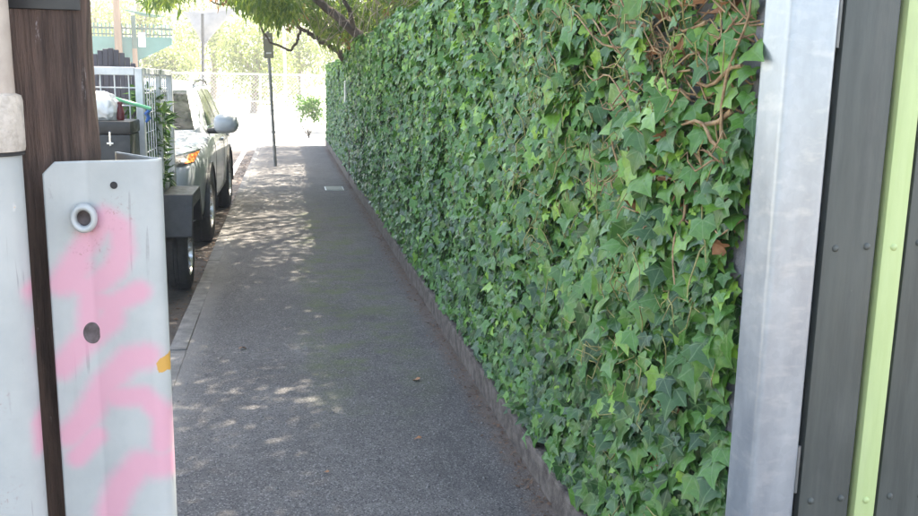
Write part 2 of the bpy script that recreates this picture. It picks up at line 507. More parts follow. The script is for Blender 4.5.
def vnoise(a, b, seed=0, f=1.0):
    """smooth pseudo-random field in about -1..1"""
    r = np.random.default_rng(seed)
    out = np.zeros_like(np.asarray(a, float))
    for i in range(7):
        k = f * (0.6 + 0.55 * i)
        th = r.uniform(0, 2 * math.pi); ph = r.uniform(0, 2 * math.pi)
        out = out + np.sin(k * (a * math.cos(th) + b * math.sin(th)) + ph + 1.3 * np.sin(0.7 * k * (a * math.sin(th) - b * math.cos(th)) + ph * 2))
    return out / 4.0

def unit(v):
    return v / np.maximum(np.linalg.norm(v, axis=-1, keepdims=True), 1e-9)

def scatter(P, T, N, S, base_v, base_f, uv=None):
    """place a leaf mesh at points P with tip directions T, normals N, sizes S"""
    T = unit(T)
    B = unit(np.cross(T, N)); N2 = np.cross(B, T)
    n = len(P); k = len(base_v)
    V = (P[:, None, :] + S[:, None, None] * (base_v[None, :, 0:1] * B[:, None, :] + base_v[None, :, 1:2] * T[:, None, :] + base_v[None, :, 2:3] * N2[:, None, :])).reshape(-1, 3)
    F = (base_f[None] + (np.arange(n) * k)[:, None, None]).reshape(-1, base_f.shape[1])
    U = np.tile(uv, (n, 1)) if uv is not None else None
    return V, F, U

# ------------------------------------------------------------------ ground, road, path
SOUTH, NORTH = -12.0, 22.4
PATH_L, PATH_R = -0.585, 0.985

def sheet(name, x0, x1, y0, y1, z, mat):
    me = npmesh(name, [(x0, y0, z), (x1, y0, z), (x1, y1, z), (x0, y1, z)], [(0, 1, 2, 3)])
    o = link(name, me, mat)
    tag(o, kind='structure')
    return o

sheet('ground', -300, 300, -60, 500, -0.20, 'ground')
sheet('road', -7.2, -0.70, SOUTH, 22.6, -0.12, 'road')
sheet('cross_street', -60, 60, 22.6, 29.6, -0.116, 'road_far')
MBp = MB().box(-60, 60, 29.6, 60, -0.3, -0.02).build('park_paving', 'road_far'); tag(MBp, kind='structure')
o = MB().box(PATH_L, PATH_R, SOUTH, NORTH, -0.3, 0.0).build('footpath', 'path'); tag(o, kind='structure')
o = MB().box(-0.68, 1.9, NORTH, 22.6, -0.3, -0.004).build('path_ramp', 'road_far'); tag(o, kind='structure')
o = MB().box(1.0, 40, SOUTH, 1.3, -0.3, -0.002).build('forecourt', 'path'); tag(o, kind='structure')
o = MB().box(1.0, 40, 1.3, 22.6, -0.3, 0.03).build('garden_soil', 'soil'); tag(o, kind='structure')
o = MB().box(-40, -7.2, SOUTH, 22.6, -0.3, 0.0).build('verge', 'ground'); tag(o, kind='structure')

# kerb: a mortar bed with kerb stones as pieces
kb = MB().box(-0.672, PATH_L, SOUTH, NORTH, -0.3, -0.006).build('kerb', 'mortar'); tag(kb, kind='structure')
ks = MB().box(-0.685, PATH_L - 0.0005, 0.003, 0.908, -0.25, 0.002).build('kerb_stone', 'kerb', kb, bevel=0.008, seg=2, smooth=True)
ks.location = (0, -2.0, 0)
for i in range(1, 27):
    c = ks.copy(); COL.objects.link(c); c.parent = kb
    c.location = (random.uniform(-0.005, 0.004), -2.0 + i * 0.912, random.uniform(-0.005, 0.003))
    c.rotation_euler = (0, 0, random.uniform(-0.003, 0.003))
# narrow white strip along the road edge
o = MB().box(-1.02, -0.92, 15.5, 22.4, -0.13, -0.115).build('road_edge_strip', 'paint_white'); tag(o, kind='structure')

# small utility cover let into the path
uc = empty('utility_cover', (0.68, 13.4, 0.0))
tag(uc, 'small pale grey utility cover set flush in the asphalt path near the ivy', 'utility cover')
pts = []
for (cx_, cy_, a0) in ((0.09, 0.20, 0), (-0.09, 0.20, 90), (-0.09, -0.20, 180), (0.09, -0.20, 270)):
    for j in range(4):
        a = R(a0 + 30 * j); pts.append((cx_ + 0.03 * math.cos(a), cy_ + 0.03 * math.sin(a)))
MB().prism([(x * 1.12, y * 1.06) for x, y in pts], -0.02, 0.006, 'XY').build('frame', 'galv_thin', uc)
MB().prism(pts, -0.01, 0.010, 'XY').build('lid', 'cover', uc)

# ------------------------------------------------------------------ boundary wall
WX0, WX1, WY0, WY1, WTOP = 1.03, 1.21, 1.835, 22.9, 1.92
wall = empty('boundary_wall', (1.0, 2.0, 0))
tag(wall, 'grey block boundary wall on a low concrete plinth, hidden behind the ivy', 'wall')
wall.location = (0, 0, 0)
MB().box(WX0 + 0.012, WX1 - 0.012, WY0 + 0.012, WY1, -0.1, WTOP).build('wall_core', 'mortar', wall)
MB().box(0.955, 1.03, 1.83, 22.9, -0.1, 0.118).build('plinth', 'plinth', wall, bevel=0.012)
bl = MB().box(-0.09, 0.09, 0.003, 0.387, 0.003, 0.187).build('block', 'block', wall, bevel=0.005, seg=1)
bl.location = (1.12, WY0, 0.12)
half = MB().box(-0.09, 0.09, 0.003, 0.192, 0.003, 0.187).build('block', 'block', wall, bevel=0.005, seg=1)
half.location = (1.12, WY0, 0.31)
for c in range(9):
    y = WY0
    first = True
    for i in range(6):
        src = half if (c % 2 and first) else bl
        if not ((c == 0 and first) or (c == 1 and first)):
            b2 = src.copy(); COL.objects.link(b2); b2.parent = wall
            b2.location = (1.12 + random.uniform(-0.003, 0.003), y, 0.12 + 0.19 * c)
        y += 0.195 if (c % 2 and first) else 0.39
        first = False
# added wall backing the gate so the gap beside the post stays black
rw = empty('gap_backing_wall', (0, 0, 0))
tag(rw, 'added grey block wall that keeps the gap behind the gate dark', 'wall')
MB().box(1.215, 6.0, 1.99, 2.15, -0.1, 1.95).build('wall_core', 'mortar', rw)
for c in range(9):
    for i in range(2):
        b2 = MB().box(1.22 + i * 0.39 + (0.12 if c % 2 else 0), 1.60 + i * 0.39 + (0.12 if c % 2 else 0), 1.975, 2.10, 0.123 + 0.19 * c, 0.307 + 0.19 * c).build('block', 'block', rw, bevel=0.005, seg=1)

# ------------------------------------------------------------------ ivy
# leaf outlines: x across, y from the stalk to the tip, five lobes
half_out = [(0.0, 0.0), (0.20, -0.17), (0.45, -0.12), (0.43, 0.12), (0.56, 0.36), (0.30, 0.48), (0.13, 0.76), (0.0, 1.0)]
outl = half_out + [(-x, y) for x, y in reversed(half_out[1:-1])]
def ivy_leaf(fine, fold=0.25, droop=0.25, wide=1.0, seed=0):
    rr = np.random.default_rng(seed)
    o = np.array(outl) * np.array([[wide, 1.0]])
    o = o + rr.normal(0, 0.022, o.shape) * (np.arange(len(o)) > 0)[:, None]
    c = np.array([[0.0, 0.24]])
    if fine:
        inner = c + (o - c) * 0.52
        P2 = np.vstack([o, inner, c])
    else:
        P2 = np.vstack([o, c])
    x, y = P2[:, 0], P2[:, 1]
    z = fold * np.abs(x) * 0.9 - droop * (y - 0.2) ** 2 - 0.25 * np.abs(x) ** 2
    z = z + 0.03 * np.sin(9 * x + seed) * np.cos(7 * y + seed)
    V = np.stack([x, y, z], 1)
    n = len(o)
    F = []
    for i in range(n):
        j = (i + 1) % n
        if fine:
            F += [(i, j, n + j), (i, n + j, n + i), (n + i, n + j, 2 * n)]
        else:
            F.append((i, j, n))
    uv = np.stack([x * 0.6 + 0.5, y * 0.6 + 0.2 - 0.0], 1)
    return V, np.array(F), uv

TOP_NEAR, TOP_FAR, Y_POLE = 2.12, 1.93, 14.2
def ivy_front(y, z):
    """x of the outer face of the ivy"""
    b = 0.955 + 0.05 * vnoise(y, z, 3, 2.2) + 0.028 * vnoise(y, z, 5, 6.0)
    b = b - 0.05 * np.clip((z - 1.1) / 0.9, 0, 1)
    b = b + 0.05 * np.clip((2.35 - y) / 0.5, 0, 1)
    b = b + 0.06 * np.clip((y - Y_POLE) / 0.1, 0, 1)
    b = b + (0.975 - b) * 0.85 * np.clip((0.55 - z) / 0.4, 0, 1)
    return b

ivy = empty('ivy_hedge', (1.0, 12.0, 0.1))
tag(ivy, 'long green ivy hedge smothering the wall beside the footpath', 'ivy hedge')
ivy.location = (0, 0, 0)

def ivy_points(n, y0, y1, smin, smax, seed):
    r = np.random.default_rng(seed)
    y = r.uniform(y0, y1, n)
    top = np.where(y < Y_POLE, TOP_NEAR, TOP_FAR) + 0.05 * vnoise(y, y * 0, 9, 3.0)
    low = 0.148 + 0.04 * vnoise(y, y * 0, 12, 7.0)
    z = low + (top - low) * r.uniform(0, 1, n)
    # woody, thin upper corner beside the steel post, and small holes all over
    hole = vnoise(y, z, 21, 4.5)
    woody = np.clip((z - 1.28) / 0.25, 0, 1) * np.clip((2.75 - y) / 0.4, 0, 1)
    keep = r.uniform(0, 1, n) > np.clip(0.68 * woody + np.clip(hole - 0.85, 0, 1) * 1.1, 0, 0.86)
    # ragged near edge against the post
    edge = 1.865 + 0.055 * vnoise(z, z * 0, 31, 5.0)
    keep &= y > edge
    y, z, top, woody = y[keep], z[keep], top[keep], woody[keep]
    n = len(y)
    depth = r.beta(1.2, 2.6, n) * (0.13 + 0.05 * woody)
    x = ivy_front(y, z) + depth
    # round the top shoulder
    sh = np.clip((z - (top - 0.10)) / 0.10, 0, 1)
    x = x + sh ** 2 * r.uniform(0.0, 0.32, n)
    N = np.stack([-np.ones(n), -0.38 + r.normal(0, 0.36, n), 0.48 + r.normal(0, 0.36, n) + sh * 1.2], 1)
    T = np.stack([r.normal(-0.25, 0.25, n), r.normal(-0.05, 0.85, n), -r.normal(0.80, 0.42, n)], 1)
    S = np.clip(np.exp(r.normal(math.log((smin + smax) / 2 * 0.87), 0.30, n)), 0.02, 0.088)
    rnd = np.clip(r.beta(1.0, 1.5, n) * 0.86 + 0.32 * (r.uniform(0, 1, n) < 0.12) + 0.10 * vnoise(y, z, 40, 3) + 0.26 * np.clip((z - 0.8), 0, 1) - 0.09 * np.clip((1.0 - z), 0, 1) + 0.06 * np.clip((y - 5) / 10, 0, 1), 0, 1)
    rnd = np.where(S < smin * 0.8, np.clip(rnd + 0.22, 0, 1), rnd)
    return np.stack([x, y, z], 1), T, N, S, rnd, depth

Pn, Tn, Nn, Sn, rn, dn = ivy_points(37000, 1.80, 6.0, 0.040, 0.066, 101)
# far part plus the end face of the hedge
Pf, Tf, Nf, Sf, rf, df = ivy_points(82000, 6.0, 23.0, 0.042, 0.066, 102)
r = np.random.default_rng(5)
ne = 2600
Pe = np.stack([r.uniform(1.0, 1.36, ne), 23.0 + r.uniform(-0.12, 0.05, ne), r.uniform(0.1, TOP_FAR, ne)], 1)
Te = np.stack([r.normal(0, 0.6, ne), r.normal(0, 0.2, ne), -np.ones(ne)], 1)
Ne = np.stack([r.normal(0, 0.3, ne), np.ones(ne), r.normal(0.3, 0.3, ne)], 1)
Se = r.uniform(0.042, 0.066, ne); re_ = r.beta(1.6, 2.1, ne)
# leaves over the top of the wall
nt = 9000
yt = r.uniform(1.95, 23.0, nt)
Pt = np.stack([r.uniform(0.98, 1.38, nt), yt, np.where(yt < Y_POLE, TOP_NEAR, TOP_FAR) + 0.04 * vnoise(yt, yt * 0, 9, 3.0) - r.uniform(0, 0.08, nt)], 1)
Tt = np.stack([r.normal(0, 1, nt), r.normal(0, 1, nt), r.normal(-0.2, 0.3, nt)], 1)
Nt = np.stack([r.normal(0, 0.4, nt), r.normal(0, 0.4, nt), np.ones(nt)], 1)
St = r.uniform(0.042, 0.066, nt); rt = np.clip(r.beta(1.6, 2.1, nt) + 0.1, 0, 1)

# the 300 leaves that show largest become leaves of their own
Mi = np.array(M.inverted())
pc = np.c_[Pn, np.ones(len(Pn))] @ Mi.T
u = 0.5 + (pc[:, 0] / -pc[:, 2]) * 910 / 918
v = 0.5 - (pc[:, 1] / -pc[:, 2]) * 910 / 516
inside = (u > 0) & (u < 0.84) & (v > 0.0) & (v < 1.0) & (dn < 0.035)
score = np.where(inside, Sn / -pc[:, 2], 0)
big = np.argsort(-score)[:298]
mask = np.zeros(len(Pn), bool); mask[big] = True
variants = []
for i in range(16):
    V, F, U = ivy_leaf(True, fold=0.10 + 0.02 * (i % 8), droop=0.15 + 0.05 * (i % 5), wide=0.9 + 0.05 * (i % 4), seed=i)
    me = npmesh('ivy_leaf', V, F, U, {'rnd': np.full(len(V), 0.06 + 0.055 * i)}, smooth=True)
    me.materials.append(MAT['ivy'])
    variants.append(me)
for i in big:
    t = Vector(Tn[i]).normalized(); n_ = Vector(Nn[i]); b = t.cross(n_).normalized(); n2 = b.cross(t)
    me = variants[min(15, int(max(rn[i] - 0.03, 0) / 0.055))]
    lf = bpy.data.objects.new('leaf', me); COL.objects.link(lf); lf.parent = ivy
    s = float(Sn[i]) * 1.04
    lf.matrix_local = Matrix(((b.x * s, t.x * s, n2.x * s, Pn[i, 0] - 0.012), (b.y * s, t.y * s, n2.y * s, Pn[i, 1]), (b.z * s, t.z * s, n2.z * s, Pn[i, 2]), (0, 0, 0, 1)))
VV, FF, UU, AA = [], [], [], []
off = 0
for (P, T, N, S, rr_, ms) in ((Pn, Tn, Nn, Sn, rn, ~mask), (Pf, Tf, Nf, Sf, rf, None), (Pe, Te, Ne, Se, re_, None), (Pt, Tt, Nt, St, rt, None)):
    if ms is not None:
        P, T, N, S, rr_ = P[ms], T[ms], N[ms], S[ms], rr_[ms]
    grp = np.random.default_rng(3).integers(0, 8, len(P)) + np.where(P[:, 1] < 4.2, 8, 0)
    for g in range(16):
        h = g % 8
        bv, bf, bu = ivy_leaf(g >= 8, fold=0.03 + 0.045 * h, droop=0.06 + 0.06 * ((h * 3) % 8), wide=0.78 + 0.06 * ((h * 5) % 8), seed=50 + g)
        q = grp == g
        if not q.any(): continue
        V, F, U = scatter(P[q], T[q], N[q], S[q], bv, bf, bu)
        VV.append(V); FF.append(F + off); UU.append(U); AA.append(np.repeat(rr_[q], len(bv)))
        off += len(V)
me = npmesh('foliage', np.vstack(VV), np.vstack(FF), np.vstack(UU), {'rnd': np.concatenate(AA)}, smooth=True)
tag(link('foliage', me, 'ivy', ivy), kind='stuff')

# woody stems: thick ones in the thin upper corner are parts, fine twigs are one mass
def stem_path(p0, p1, wob, n=9, seed=0):
    r = random.Random(seed)
    p0, p1 = Vector(p0), Vector(p1)
    out = []
    ph = [r.uniform(0, 6.28) for _ in range(3)]
    for i in range(n):
        t = i / (n - 1)
        p = p0.lerp(p1, t)
        w = wob * math.sin(math.pi * t) 
        p += Vector((-abs(w) * (0.4 + 0.4 * math.sin(5 * t + ph[0])), w * math.sin(6 * t + ph[1]), w * math.sin(7 * t + ph[2])))
        out.append(p)
    return out
stems = [((1.01, 1.97, 1.28), (1.00, 1.90, 1.75), 0.03, 0.006), ((1.0, 1.95, 1.50), (0.96, 2.35, 1.33), 0.05, 0.0075),
         ((0.99, 2.02, 1.34), (0.96, 2.30, 1.60), 0.05, 0.006), ((1.0, 1.92, 1.60), (0.95, 2.22, 1.55), 0.03, 0.006),
         ((1.0, 2.05, 1.20), (0.97, 2.18, 1.46), 0.04, 0.0055), ((0.98, 2.12, 1.62), (0.93, 2.75, 1.75), 0.05, 0.006),
         ((1.0, 2.30, 1.22), (0.95, 2.62, 1.50), 0.06, 0.005), ((0.97, 2.05, 1.70), (0.94, 2.45, 1.69), 0.03, 0.005),
         ((1.0, 2.42, 1.05), (0.95, 2.50, 1.72), 0.05, 0.006), ((0.99, 2.66, 1.2), (0.93, 3.1, 1.72), 0.06, 0.005),
         ((1.0, 2.2, 1.36), (0.95, 2.06, 1.18), 0.04, 0.0045),
         ((0.97, 1.95, 1.42), (0.93, 2.20, 1.50), 0.03, 0.0055), ((0.97, 2.10, 1.30), (0.92, 2.02, 1.08), 0.02, 0.0045), ((0.96, 2.35, 1.48), (0.91, 2.75, 1.60), 0.04, 0.004),
         ((0.96, 2.55, 1.66), (0.90, 3.10, 1.80), 0.04, 0.004), ((0.95, 2.85, 1.45), (0.90, 3.20, 1.72), 0.04, 0.0035), ((0.95, 3.2, 1.5), (0.89, 3.7, 1.85), 0.05, 0.004)]
for i, (a, b, w, rad) in enumerate(stems):
    pts = stem_path(a, b, w, 11, i)
    MB().tube(pts, [rad * 0.78 * (1.15 - 0.6 * j / 10) * (1 + 0.12 * math.sin(j * 2.3 + i)) for j in range(11)], 7).build('stem', 'ivy_stem', ivy, smooth=True, sharp=80)
tw = MB()
r_ = random.Random(11)
for i in range(620):
    y = r_.uniform(1.92, 3.6) if i < 420 else r_.uniform(3.2, 8.0)
    z = r_.uniform(0.7, 2.05) if r_.random() < 0.85 else r_.uniform(0.2, 0.8)
    if y > 2.7 and z < 0.9: continue
    x = float(ivy_front(np.array(y), np.array(z))) + r_.uniform(-0.03, 0.05)
    dy, dz = r_.uniform(-0.16, 0.16), r_.uniform(-0.14, 0.14)
    tw.tube(stem_path((x + 0.03, y, z), (x - 0.025, y + dy, z + dz), 0.03, 5, i + 100), [0.0022, 0.0022, 0.002, 0.0016, 0.001], 4, caps=False)
tag(tw.build('twigs', 'ivy_twig', ivy, smooth=True, sharp=120), kind='stuff')
tw = MB()
for i in range(200):
    y = 1.88 + abs(r_.gauss(0, 0.42)); z = r_.uniform(1.18, 1.95)
    x = float(ivy_front(np.array(y), np.array(z))) + r_.uniform(-0.005, 0.07)
    a_ = r_.uniform(-0.6, 1.2); ln = r_.uniform(0.06, 0.26)
    tw.tube(stem_path((x + 0.02, y, z), (x - 0.03, y + ln * math.cos(a_), z + ln * math.sin(a_)), 0.03, 6, i + 900), [0.0028, 0.0027, 0.0024, 0.002, 0.0016, 0.0011], 5, caps=False)
tag(tw.build('woody_twigs', 'ivy_stem', ivy, smooth=True, sharp=120), kind='stuff')
# withered leaves caught in the ivy
r_ = random.Random(4)
dv, df_, du = ivy_leaf(True, fold=0.6, droop=0.8, wide=0.8, seed=77)
dme = npmesh('withered_leaf', dv, df_, du, {'rnd': np.full(len(dv), 0.5)}, smooth=True); dme.materials.append(MAT['dead_leaf'])
for i in range(46):
    if i < 26: y, z = r_.uniform(1.9, 2.35), r_.uniform(1.15, 1.8)
    elif i < 38: y, z = r_.uniform(1.88, 2.2), r_.uniform(0.4, 0.95)
    else: y, z = r_.uniform(2.3, 4.0), r_.uniform(0.9, 1.9)
    x = float(ivy_front(np.array(y), np.array(z))) + r_.uniform(0.02, 0.06)
    d = bpy.data.objects.new('withered_leaf', dme); COL.objects.link(d); d.parent = ivy
    d.location = (x, y, z); s = r_.uniform(0.035, 0.06); d.scale = (s, s, s)
    d.rotation_euler = (R(r_.uniform(120, 240)), R(r_.uniform(-60, 60)), R(r_.uniform(200, 340)))

# post standing in the hedge with a thin white plate seen edge-on
hp = empty('hedge_post', (0.985, 14.25, 0))
tag(hp, 'dark weathered post standing in the hedge line with a thin white plate', 'post')
MB().tube([(0, 0, -0.1), (0.004, 0, 0.9), (-0.01, 0, 1.9), (-0.012, 0.01, 1.96)], [0.04, 0.038, 0.036, 0.025], 10).build('post', 'bark', hp, smooth=True)
MB().box(-0.092, -0.066, -0.055, 0.10, 1.24, 1.56).build('plate', 'paint_white', hp, bevel=0.003)

# ------------------------------------------------------------------ fallen leaves and grit
lv, lf_, lu = ivy_leaf(True, fold=0.5, droop=0.5, wide=0.7, seed=91)
lme = npmesh('fallen_leaf', lv, lf_, lu, {'rnd': np.full(len(lv), 0.5)}, smooth=True); lme.materials.append(MAT['dead_leaf'])
spots = [(0.66, 4.55, 0.05, 'curled brown leaf lying alone on the path near the plinth'),
         (-0.28, 5.25, 0.045, 'small dry leaf on the left half of the path among light spots'),
         (0.56, 3.75, 0.03, 'tiny dark leaf scrap on the path close to the camera'),
         (0.14, 3.45, 0.025, 'tiny pale leaf scrap in the middle of the near path')]
for x, y, s, lab in spots:
    o = bpy.data.objects.new('fallen_leaf', lme); COL.objects.link(o)
    o.location = (x, y, 0.012); o.scale = (s, s, s); o.rotation_euler = (R(random.uniform(-15, 15)), R(random.uniform(-15, 15)), random.uniform(0, 6.28))
    tag(o, lab, 'leaf', 'fallen leaves on the path')
# uncountable crumbs: leaf litter in the gutter and against the plinth
n = 7000
r = np.random.default_rng(17)
gx = np.where(np.arange(n) < 3600, r.uniform(-1.5, -0.69, n) , 0.95 - np.abs(r.normal(0, 0.045, n)))
gx = np.where((np.arange(n) < 3600), -0.69 - np.abs(r.normal(0, 0.35, n)), gx)
gy = r.uniform(1.5, 21, n)
gz = np.where(np.arange(n) < 3600, -0.117, 0.003)
gz = gz + r.uniform(0.0, 0.008, n)
T = np.stack([r.normal(0, 1, n), r.normal(0, 1, n), r.normal(0, 0.15, n)], 1)
N = np.stack([r.normal(0, 0.25, n), r.normal(0, 0.25, n), np.ones(n)], 1)
S = np.where(np.arange(n) < 3600, r.uniform(0.012, 0.045, n), r.uniform(0.006, 0.028, n))
dia_v = np.array([(0, 0, 0), (0.2, 0.45, 0.06), (0, 1, 0.0), (-0.2, 0.45, 0.06)]); dia_f = np.array([(0, 1, 2, 3)])
V, F, _ = scatter(np.stack([gx, gy, gz], 1), T, N, S, dia_v, dia_f)
o = link('leaf_litter', npmesh('leaf_litter', V, F), 'litter')
tag(o, 'brown leaf litter scattered in the gutter and along the plinth', 'leaf litter', kind='stuff')
# scattered pale grit on the path
n = 900
P = np.stack([r.uniform(-0.55, 0.92, n), 2.2 + 14 * r.uniform(0, 1, n) ** 1.6, np.full(n, 0.001)], 1)
S = r.uniform(0.004, 0.011, n)
cub = np.array([(-.5, -.5, 0), (.5, -.5, 0), (.5, .5, 0), (-.5, .5, 0), (-.3, -.3, .5), (.3, -.3, .5), (.3, .3, .5), (-.3, .3, .5)])
cubf = np.array([(4, 5, 6, 7), (0, 1, 5, 4), (1, 2, 6, 5), (2, 3, 7, 6), (3, 0, 4, 7)])
T = np.stack([r.normal(0, 1, n), r.normal(0, 1, n), np.zeros(n)], 1); N = np.tile([[0, 0, 1.0]], (n, 1))
V, F, _ = scatter(P, T, N, S, cub, cubf)
o = link('grit', npmesh('grit', V, F), 'kerb')
tag(o, 'loose pale grit crumbs strewn over the asphalt path', 'grit', kind='stuff')

# ------------------------------------------------------------------ galvanised gate post
gp = empty('gate_post', (0, 0, 0))
tag(gp, 'galvanised square steel gate post standing at the near end of the ivy', 'post')
gp.location = (0.982, 1.70, 0)
MB().box(0, 0.109, 0, 0.112, -0.2, 2.35).build('shaft', 'galv', gp, bevel=0.016, seg=7, smooth=True, sharp=60)
MB().box(-0.004, 0.113, -0.004, 0.116, 2.35, 2.358).build('cap', 'galv', gp, bevel=0.002, seg=1)

# ------------------------------------------------------------------ gate of charcoal and lime boards
gate = empty('timber_gate', (1.108, 1.72, 0))
tag(gate, 'gate of charcoal boards with one lime green strip beside the steel post', 'gate')
def board(x0, x1, y0, y1, mat, name='board'):
    return MB().box(x0, x1, y0, y1, 0.05, 2.15).build(name, mat, gate, bevel=0.003, seg=2, smooth=True)
b1 = board(0.006, 0.128, 0.0, 0.022, 'gate_grey')
b2 = board(0.142, 0.192, -0.006, 0.022, 'gate_lime', 'lime_strip'); tag(b2, 'lime green painted strip')
b3 = board(0.206, 0.345, 0.004, 0.026, 'gate_grey')
b4 = board(0.355, 0.49, 0.002, 0.024, 'gate_grey')
b5 = board(0.50, 0.64, 0.002, 0.024, 'gate_grey')
for z in (0.25, 0.64, 1.23, 1.85):
    MB().box(0.02, 0.66, 0.030, 0.065, z - 0.04, z + 0.04).build('rail', 'dark_paint', gate, bevel=0.003)
for z in (0.64, 1.225, 1.82):
    for x, y, m_ in ((0.034, 0.0, 'gate_grey'), (0.108, 0.0, 'gate_grey'), (0.168, -0.006, 'gate_lime'), (0.235, 0.004, 'gate_grey'), (0.315, 0.004, 'gate_grey')):
        MB().lathe([(0.0, -0.005), (0.0045, -0.0046), (0.0075, -0.002), (0.0082, 0.001)], 'Y', (x, y, z + random.uniform(-0.006, 0.006)), 12).build('bolt_head', m_, gate, smooth=True)
for z in (0.72, 1.69):
    h = MB().box(-0.011, 0.003, 0.012, 0.03, z - 0.05, z + 0.05).build('hinge', 'sign_pole', gate, bevel=0.002)
    MB().tube([(-0.004, 0.006, z - 0.055), (-0.004, 0.006, z + 0.055)], 0.005, 10).build('pin', 'sign_pole', h, smooth=True)

# ------------------------------------------------------------------ timber pole, conduit, cable guard at the left
tp = empty('timber_pole', (-0.325, 1.29, 0))
tag(tp, 'dark weathered square timber pole at the left edge beside the cable guard', 'pole')
def wobble_post(x0, x1, y0, y1, z0, z1):
    """squared post with worn, uneven arrises"""
    m = MB()
    r = random.Random(8)
    prof = [(x0 + 0.012, y0), (x1 - 0.016, y0), (x1 - 0.006, y0 + 0.006), (x1, y0 + 0.022), (x1 - 0.004, y0 + 0.06), (x1 - 0.05, y1), (x0 + 0.02, y1), (x0, y1 - 0.02), (x0, y0 + 0.012)]
    nz = 60
    vs_, fs = [], []
    for i in range(nz + 1):
        z = z0 + (z1 - z0) * i / nz
        for j, (a, b) in enumerate(prof):
            w = 0.0028 if j in (1, 2, 3) else 0.001
            vs_.append((a + r.gauss(0, w), b + r.gauss(0, 0.0012), z))
    n = len(prof)
    for i in range(nz):
        for j in range(n):
            k = (j + 1) % n
            fs.append((i * n + j, i * n + k, (i + 1) * n + k, (i + 1) * n + j))
    fs.append(tuple(range(n))); fs.append(tuple(range(nz * n, nz * n + n)))
    return m.add(vs_, fs)
wobble_post(-0.10, 0.088, -0.085, 0.10, -0.3, 3.6).build('shaft', 'pole_timber', tp, smooth=True, sharp=50)
MB().box(-0.105, 0.0835, -0.0885, -0.0855, 1.628, 1.672).build('strap', 'black_plastic', tp, bevel=0.001, seg=1)
MB().prism([(-0.098, 1.475), (-0.04, 1.4745), (-0.02, 1.4765), (-0.04, 1.4755), (-0.098, 1.4775)], -0.0872, -0.0860, 'XZ').build('split', 'black_rubber', tp)

cp = empty('conduit_pipe', (-0.345, 1.15, 0))
tag(cp, 'pale grey conduit pipe with a tan coupling clipped to the timber pole', 'pipe')
m = MB()
prof = [(0.0385, -0.2 + 1.665 * i / 90) for i in range(91)]
m.lathe(prof, 'Z', (0, 0, 0), 36)
lp = m.build('pipe', 'guard', cp, smooth=True)
def paint_attrs(o, strokes, ochre=(), rust=()):
    me = o.data
    n = len(me.vertices)
    co = np.empty(n * 3, np.float32); me.vertices.foreach_get('co', co); co = co.reshape(-1, 3)
    mw = o.matrix_world if o.parent is None else (o.parent.matrix_basis @ o.matrix_basis)
    w = co @ np.array(mw)[:3, :3].T + np.array(mw)[:3, 3]
    xz = w[:, [0, 2]]
    def field(strokes):
        f = np.zeros(n)
        for pts, rad in strokes:
            pts = np.array(pts)
            if len(pts) == 1: pts = np.vstack([pts, pts + 1e-4])
            for a, b in zip(pts[:-1], pts[1:]):
                ab = b - a
                t = np.clip(((xz - a) @ ab) / max(ab @ ab, 1e-9), 0, 1)
                d = np.linalg.norm(xz - (a + t[:, None] * ab), axis=1)
                f = np.maximum(f, np.clip(1.0 - (d - rad * 0.35) / (rad * 1.35), 0, 1))
        return f
    for nm, st in (('spray', strokes), ('ochre', ochre), ('rust', rust)):
        a = me.attributes.new(nm, 'FLOAT', 'POINT'); a.data.foreach_set('value', field(st).astype(np.float32))
front = lambda pts: pts
pa = [([(-0.304, 1.302), (-0.303, 1.288)], 0.008), ([(-0.302, 1.24), (-0.302, 1.22)], 0.005), ([(-0.303, 1.14), (-0.302, 1.09)], 0.0085)]
paint_attrs(lp, pa, rust=[([(-0.347, 1.185), (-0.343, 1.155)], 0.016), ([(-0.345, 1.05)], 0.02)])
MB().lathe([(0.034, 1.46), (0.0425, 1.463), (0.0435, 1.468), (0.0435, 1.521), (0.042, 1.527), (0.034, 1.53)], 'Z', (0, 0, 0), 36).build('coupling', 'conduit_tan', cp, smooth=True)
MB().lathe([(0.0405, 1.4625), (0.042, 1.462), (0.042, 1.4585), (0.0405, 1.458)], 'Z', (0, 0, 0), 36).build('seal_ring', 'black_rubber', cp, smooth=True)
MB().lathe([(0.036, 1.525), (0.0355, 1.60), (0.034, 1.9), (0.034, 3.2)], 'Z', (0, 0, 0), 32).build('upper_pipe', 'conduit_beige', cp, smooth=True)

cg = empty('cable_guard', (-0.22, 1.17, 0))
tag(cg, 'pale grey steel cable guard with pink spray paint bolted to the timber pole', 'cable guard')
# section of the bent plate: flat flange on the pole, a crease, the bulging front, a rounded bend and the return
sec = []
for i in range(22): sec.append((-0.291 + 0.050 * i / 21, 1.176 + 0.004 * i / 21))
for i in range(1, 34): 
    t = i / 33
    sec.append((-0.241 + 0.068 * t, 1.180 - 0.012 * math.sin(t * math.pi * 0.5)))
for i in range(1, 22):
    a = R(-90 + 160 * i / 21)
    sec.append((-0.173 + 0.020 * math.cos(a), 1.188 + 0.020 * math.sin(a)))
for i in range(1, 24):
    t = i / 23
    sec.append((-0.1662 - 0.062 * t, 1.2068 + 0.115 * t))
sec = np.array(sec)
tang = np.gradient(sec, axis=0); tang /= np.linalg.norm(tang, axis=1)[:, None]
nor = np.stack([tang[:, 1], -tang[:, 0]], 1)      # outward
zs = np.concatenate([np.linspace(-0.1, 0.90, 30), np.linspace(0.904, 1.47, 190)])
ns, nz = len(sec), len(zs)
topz = 1.447 + 0.004 * (sec[:, 0] + 0.29) / 0.12
V, F = [], []
